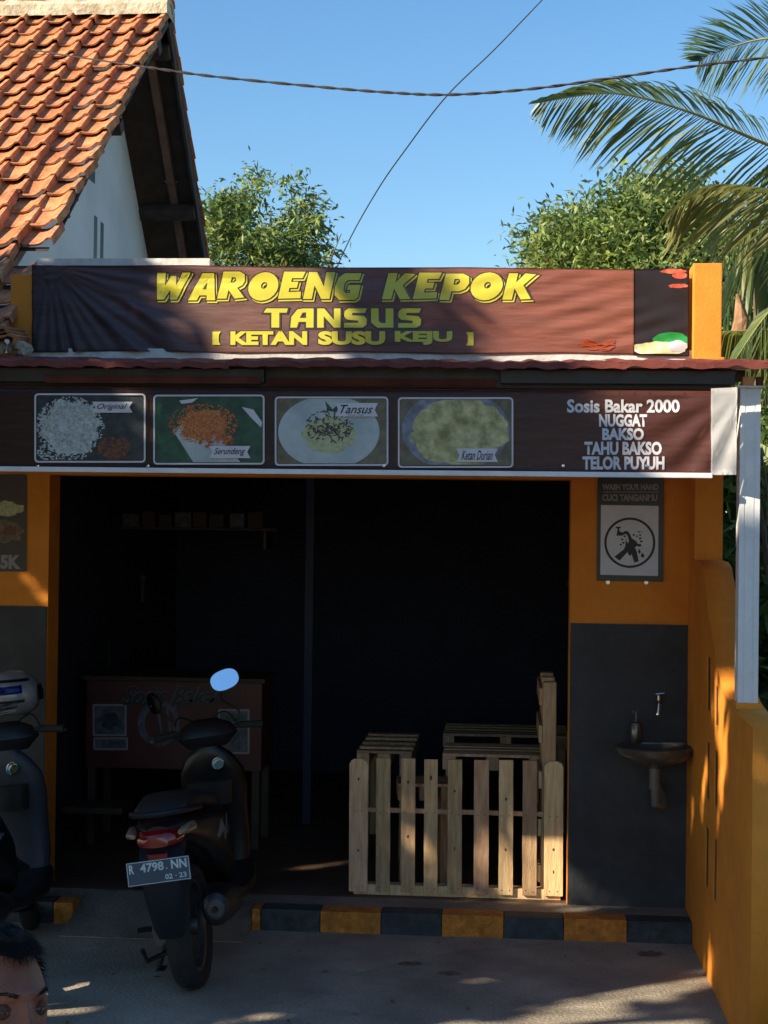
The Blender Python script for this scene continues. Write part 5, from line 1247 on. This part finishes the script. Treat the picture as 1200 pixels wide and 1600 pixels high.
# dry branches in front of the shrubs
# ------------------------------------------------------------------ coconut palm
pc = Vector((at(1560, 300, 3.0).x, 3.0, 5.1))
pa = thing('coconut_palm', 'coconut palm at the right whose fronds reach into the sky', 'palm', (pc.x + .2, 3.0, 0))
bm = bmesh.new(); tube(bm, smooth([Vector((pc.x + .2, 3, -.05)), Vector((pc.x + .35, 3.05, 1.8)), Vector((pc.x + .15, 3, 3.6)), pc - Vector((0, 0, .1))], 8), [.17 - .0025 * k for k in range(25)], 14); obj('trunk', bm, 'bark', pa, smooth=True)
def frond(pts, L0, hang, m='palm', n=120, width=.030, seed=0, side_up=.35, fwd=.55, up2=None, latw=1.0):
    """midrib through pts (base to tip); leaflets in two ranks, hanging by 'hang'"""
    r2 = random.Random(seed); C_ = smooth([Vector(p) for p in pts], 12); bm = bmesh.new(); N = len(C_)
    tube(bm, C_, [.020 * (1 - .85 * i / N) for i in range(N)], 6); fr = obj('frond', bm, 'rachis', pa, smooth=True)
    V_, F_ = [], []
    for k in range(n):
        s = .06 + .94 * k / n; i = min(int(s * (N - 1)), N - 2); p = C_[i].lerp(C_[i + 1], s * (N - 1) - i); d = (C_[i + 1] - C_[i]).normalized()
        lat = d.cross(Vector((0, 0, 1))).normalized(); upv = lat.cross(d)
        for sg in (-1, 1):
            l = L0 * (math.sin(math.pi * min(1, .16 + .84 * s)) ** .55 * .9 + .12) * r2.uniform(.85, 1.1) * (1 - .35 * max(0, s - .75) / .25)
            o = (lat * sg * latw * r2.uniform(.8, 1.1) + d * (fwd * .6 + .45 * s) + upv * (side_up if sg > 0 or up2 is None else up2) * r2.uniform(.6, 1.3)).normalized()
            q0 = p; q1 = p + o * l * .35 + Vector((0, 0, -1)) * l * .06 * hang; q2 = p + o * l * .68 + Vector((0, 0, -1)) * l * .26 * hang; q3 = p + o * l * .92 + Vector((0, 0, -1)) * l * .56 * hang
            wv = (q2 - q0).cross(o.cross(Vector((r2.uniform(-.3, .3), r2.uniform(-.3, .3), 1)))).normalized(); w_ = width * r2.uniform(.75, 1.15)
            b = len(V_); V_ += [q0 - wv * w_ * .2, q0 + wv * w_ * .2, q1 - wv * w_ * .5, q1 + wv * w_ * .5, q2 - wv * w_ * .42, q2 + wv * w_ * .42, q3]
            F_ += [(b, b + 1, b + 3, b + 2), (b + 2, b + 3, b + 5, b + 4), (b + 4, b + 5, b + 6)]
    me = bpy.data.meshes.new('leaflets'); me.from_pydata([tuple(v) for v in V_], [], F_); me.update(); o_ = put('leaflets', me, m, fr)
    o_.location = -pa.location - fr.location
    tag(o_, kind='stuff')
YPm = 3.0
frond([pc, at(1400, 300, 2.8), at(1200, 226, 2.4), at(1080, 176, 2.2), at(960, 146, 2.0), at(842, 160, 1.9)], .74, .35, 'palm', 135, .018, 1, -.75, .55, .10, .5)
frond([pc, at(1420, 120, 3.6), at(1300, 62, 3.8), at(1200, 60, 3.9), at(1130, 78, 4.0), at(1092, 96, 4.1)], .60, .25, 'palm', 130, .014, 2, -.6, .5, .55, .35)
frond([pc, at(1450, 330, 2.2), at(1300, 316, 1.8), at(1190, 300, 1.6), at(1110, 296, 1.5), at(1048, 330, 1.5)], .68, .5, 'palm_y', 105, .020, 3, -.5, .6, .0, .6)
frond([pc, at(1480, 420, 2.4), at(1330, 420, 2.0), at(1220, 470, 1.8), at(1150, 560, 1.7)], .7, 1.6, 'palm', 80, .034, 4, .1)
frond([pc, at(1420, 260, 3.2), at(1300, 238, 3.0), at(1210, 262, 2.9), at(1140, 330, 2.9), at(1110, 420, 2.9)], .75, .6, 'palm', 110, .018, 9, -.5, .5, .1, .6)
frond([at(1520, 480, 3.2), at(1400, 508, 3.0), at(1280, 514, 2.8), at(1190, 516, 2.6), at(1120, 520, 2.5), at(1060, 528, 2.5)], .55, 2.0, 'palm_y', 130, .045, 5, .05)
frond([pc, at(1400, 350, 4.2), at(1260, 330, 4.6), at(1170, 400, 4.8), at(1130, 500, 4.9)], .8, 1.7, 'palm', 80, .04, 6, .1)
for i in range(9):
    a = i / 9 * 6.28 + .3; o = Vector((math.cos(a), math.sin(a), 0))
    if o.x < -.3 and abs(o.y) < .85: continue
    frond([pc, pc + o * .9 + Vector((0, 0, .8)), pc + o * 2.0 + Vector((0, 0, .9)), pc + o * 3.0 + Vector((0, 0, .1)), pc + o * 3.5 + Vector((0, 0, -.9))], .75, 1.3, 'palm', 60, .034, 20 + i)
# long pale hanging blades and a dry husk beside the pillar
hang = thing('young_palm', 'young palm with long pale hanging blades right of the orange pillar', 'palm', (at(1180, 560, 4.4).x, 4.4, 0))
V_ = []
for i, (x0, x1, y0, y1) in enumerate(((1172, 1160, 385, 470), (1178, 1166, 400, 505), (1183, 1184, 410, 508), (1196, 1190, 400, 490), (1168, 1150, 380, 450), (1188, 1196, 420, 520), (1204, 1200, 400, 500))):
    bm = bmesh.new(); a, b = at(x0, y0 - 20, 4.4 + i * .05), at(x1, y1, 4.2 + i * .05); w_ = .035; rows = []
    for k in range(7):
        s = k / 6; p = a.lerp(b, s) + Vector((0, -.05 * math.sin(s * 3), 0)); ww = w_ * (math.sin(math.pi * (.15 + .8 * s)) ** .7); rows.append([bm.verts.new(p + Vector((-ww, 0, 0))), bm.verts.new(p + Vector((0, -.012, 0))), bm.verts.new(p + Vector((ww, 0, 0)))])
    for A_, B_ in zip(rows, rows[1:]): bm.faces.new((A_[0], A_[1], B_[1], B_[0])); bm.faces.new((A_[1], A_[2], B_[2], B_[1]))
    obj('blade', bm, 'palm_y' if i % 2 == 0 else 'palm', hang)
p = at(1156, 515, 4.0); bm = bmesh.new(); loft(bm, [(p.z - .05, p.x, 4.0, .075, .06, 2), (p.z + .08, p.x + .01, 4.0, .06, .05, 2), (p.z + .2, p.x - .005, 4.0, .035, .03, 2), (p.z + .30, p.x - .03, 4.0, .010, .01, 2)], 12, 'z')
for v in bm.verts: v.co += Vector((1, 1, 0)) * noise.noise(v.co * 22) * .02
obj('dry_husk', bm, 'husk', hang)
bm = bmesh.new(); a = at(1190, 600, 4.4); tube(bm, [(a.x + .05, 4.45, -.03), (a.x + .03, 4.45, 1.6), (at(1180, 370, 4.4).x, 4.4, at(1180, 370, 4.4).z)], [.07, .05, .02], 8); obj('trunk', bm, 'bark', hang, smooth=True)
bt = thing('dry_branches', 'bare pale branches crossing the shrubs right of the pole', 'branch', (at(1215, 900, 1.0).x, 1.0, 0))
for q in ([(1215, 1300), (1205, 1000), (1192, 850), (1184, 760)], [(1210, 1100), (1196, 860), (1200, 780), (1188, 700)], [(1150, 960), (1140, 900), (1128, 880), (1120, 862)], [(1212, 960), (1190, 800), (1182, 792)], [(1220, 1000), (1196, 1015), (1183, 1005)]):
    bm = bmesh.new(); tube(bm, smooth([at(x, y, 1.0 + .1 * k) for k, (x, y) in enumerate(q)], 4), .008, 6); obj('branch', bm, 'bark', bt, smooth=True)

# ------------------------------------------------------------------ shade trees left of and behind the viewer
US = Vector((SUN_H.y, -SUN_H.x, 0)); TE = math.tan(SUN_EL)
def suv(P):                                  # lateral place and height along the sun's rays
    P = np.asarray(P); u = P[..., 0] * US.x + P[..., 1] * US.y; d = P[..., 0] * SUN_H.x + P[..., 1] * SUN_H.y
    return u, P[..., 2] + (d + 9) * TE
def sv(p): u, v = suv(np.array([p.x, p.y, p.z])); return float(u), float(v)
# gaps in the foliage (light falls through them on the place named); capsule ends + radius, in metres
gaps = []
def gap(a, b=None, r=.06):
    a = sv(a); b = sv(b) if b is not None else a; gaps.append((a[0], a[1], b[0], b[1], r))
g0 = lambda x, y: atz(x, y, 0); g1 = lambda x, y: atz(x, y, .12)
gap(g0(1120, 1522), g0(960, 1560), .10); gap(g0(1000, 1550), g0(760, 1604), .13); gap(g0(1040, 1600), g0(900, 1610), .10); gap(g0(770, 1534), g0(700, 1545), .035); gap(g0(640, 1590), g0(600, 1612), .05)
gap(g0(205, 1548), g0(140, 1560), .04); gap(g0(160, 1530), g0(100, 1545), .03); gap(g0(130, 1560), g0(60, 1590), .05); gap(g0(440, 1580), g0(330, 1600), .04)
gap(at(1120, 1090, -1.2), at(1130, 1180, -1.6), .11); gap(at(1100, 1260, -1.4), at(1125, 1180, -1.6), .07); gap(at(1140, 1020, -1.5), None, .08); gap(at(1095, 1200, -.8), at(1090, 1260, -.7), .05)
gap(at(1100, 1480, -1.0), at(1118, 1500, -1.3), .04); gap(at(1075, 1290, -.3), at(1078, 1260, -.3), .03); gap(at(1172, 1180, -2.35), None, .05)
for x, y0, y1, r in ((560, 1230, 1240, .03), (566, 1290, 1310, .04), (594, 1290, 1305, .035), (754, 1300, 1370, .055), (720, 1310, 1330, .03), (793, 1220, 1310, .04), (790, 1350, 1370, .05), (828, 1215, 1245, .05), (832, 1355, 1375, .055), (852, 1340, 1350, .02), (672, 1370, 1385, .03), (820, 1278, None, .03)):
    gap(at(x, y0, -.06), at(x, y1, -.06) if y1 else None, r)
gap(atz(445, 1365, .12), atz(590, 1332, .12), .035); gap(g1(620, 1408), g1(700, 1404), .03); gap(g1(890, 1418), g1(960, 1412), .05)
gap(at(1028, 1166, -.25), at(1010, 1175, -.3), .05); gap(at(1040, 1140, -.01), None, .05); gap(at(1032, 1098, -.08), None, .03)
gap(at(45, 918, -.02), None, .045); gap(at(930, 1440, -.35), None, .04)
gap(at(340, 1068, -.6), None, .05)
vtop = [(-9, 6.6), (-5, 7.2), (-2.6, 7.55), (-1.9, 7.85), (-1.45, 8.02), (-1.02, 7.95), (-.88, 7.72), (-.58, 7.75), (-.48, 8.6), (-.1, 8.8), (.14, 8.62), (.26, 8.05), (.42, 7.9), (.8, 7.9), (1.1, 8.1), (1.5, 7.95), (1.9, 7.66), (2.4, 7.7), (4, 7.9), (9, 8.5)]
vu, vv = np.array([a for a, b in vtop]), np.array([b for a, b in vtop])
# keep the foliage off a small window of the banner that the photograph shows lit (right half, lower part)
gap(at(800, 522, -.05), at(980, 500, -.05), .12); gap(at(900, 470, -.05), at(1040, 480, -.05), .16); gap(at(1000, 540, -.05), at(1100, 540, -.05), .08); gap(at(1100, 430, -.1), at(1100, 550, -.1), .12)
gap(at(430, 460, -.05), at(380, 530, -.05), .20); gap(at(1130, 640, -1.8), at(1170, 700, -1.75), .12); gap(at(1080, 690, -1.8), at(1050, 720, -1.8), .06); gap(at(1165, 760, -1.72), None, .05)
GP = np.array(gaps)
def keep(P):
    u, v = suv(P); ok = v < np.interp(u, vu, vv) + .05 * np.sin(u * 9) + .03 * np.sin(u * 23)
    for a, b, c_, d_, r in GP:
        L2 = (c_ - a) ** 2 + (d_ - b) ** 2; t = np.clip(((u - a) * (c_ - a) + (v - b) * (d_ - b)) / L2, 0, 1) if L2 > 1e-9 else 0
        ok &= (u - a - t * (c_ - a)) ** 2 + (v - b - t * (d_ - b)) ** 2 > (r + .085) ** 2
    return ok
D_ = -9.0
for i, u in enumerate((-5.2, -3.2, -1.5, .0, 1.5, 3.0, 4.6, 6.4)):
    d = D_ + (-.7 if i % 2 else .3); x, y = SUN_H.x * d + US.x * u, SUN_H.y * d + US.y * u
    tree('shade_tree', 'leafy roadside tree left of the yard, out of frame, shading the stall front', 'tree', (x, y, 0), (x, y, 5.5 if u != 0 else 5.8), (1.7, 1.7, 3.1 if u != 0 else 3.4), 350, 46, .24, .11, 'leaf', 100 + i, 'shade trees beside the yard', keep, .15, .27, shell=.15)
base_t = tree('shade_tree', 'big tree added behind the viewer, out of frame, to block skylight', 'tree', (11, -15, 0), (11, -15, 5.0), (3.2, 3.0, 4.0), 360, 40, .42, .2, 'leaf', 140, 'shade trees added behind the viewer', None, .25, .42, shell=.3)  # unseen tree and its copies, added to cut the skylight on the yard
for x, y in ((12, -11), (13, -3)):
    r_ = base_t.copy(); col.objects.link(r_); r_.location = (x, y, 0); r_.rotation_euler = (0, 0, x * 1.7)
    for ch in base_t.children: q = ch.copy(); col.objects.link(q); q.parent = r_
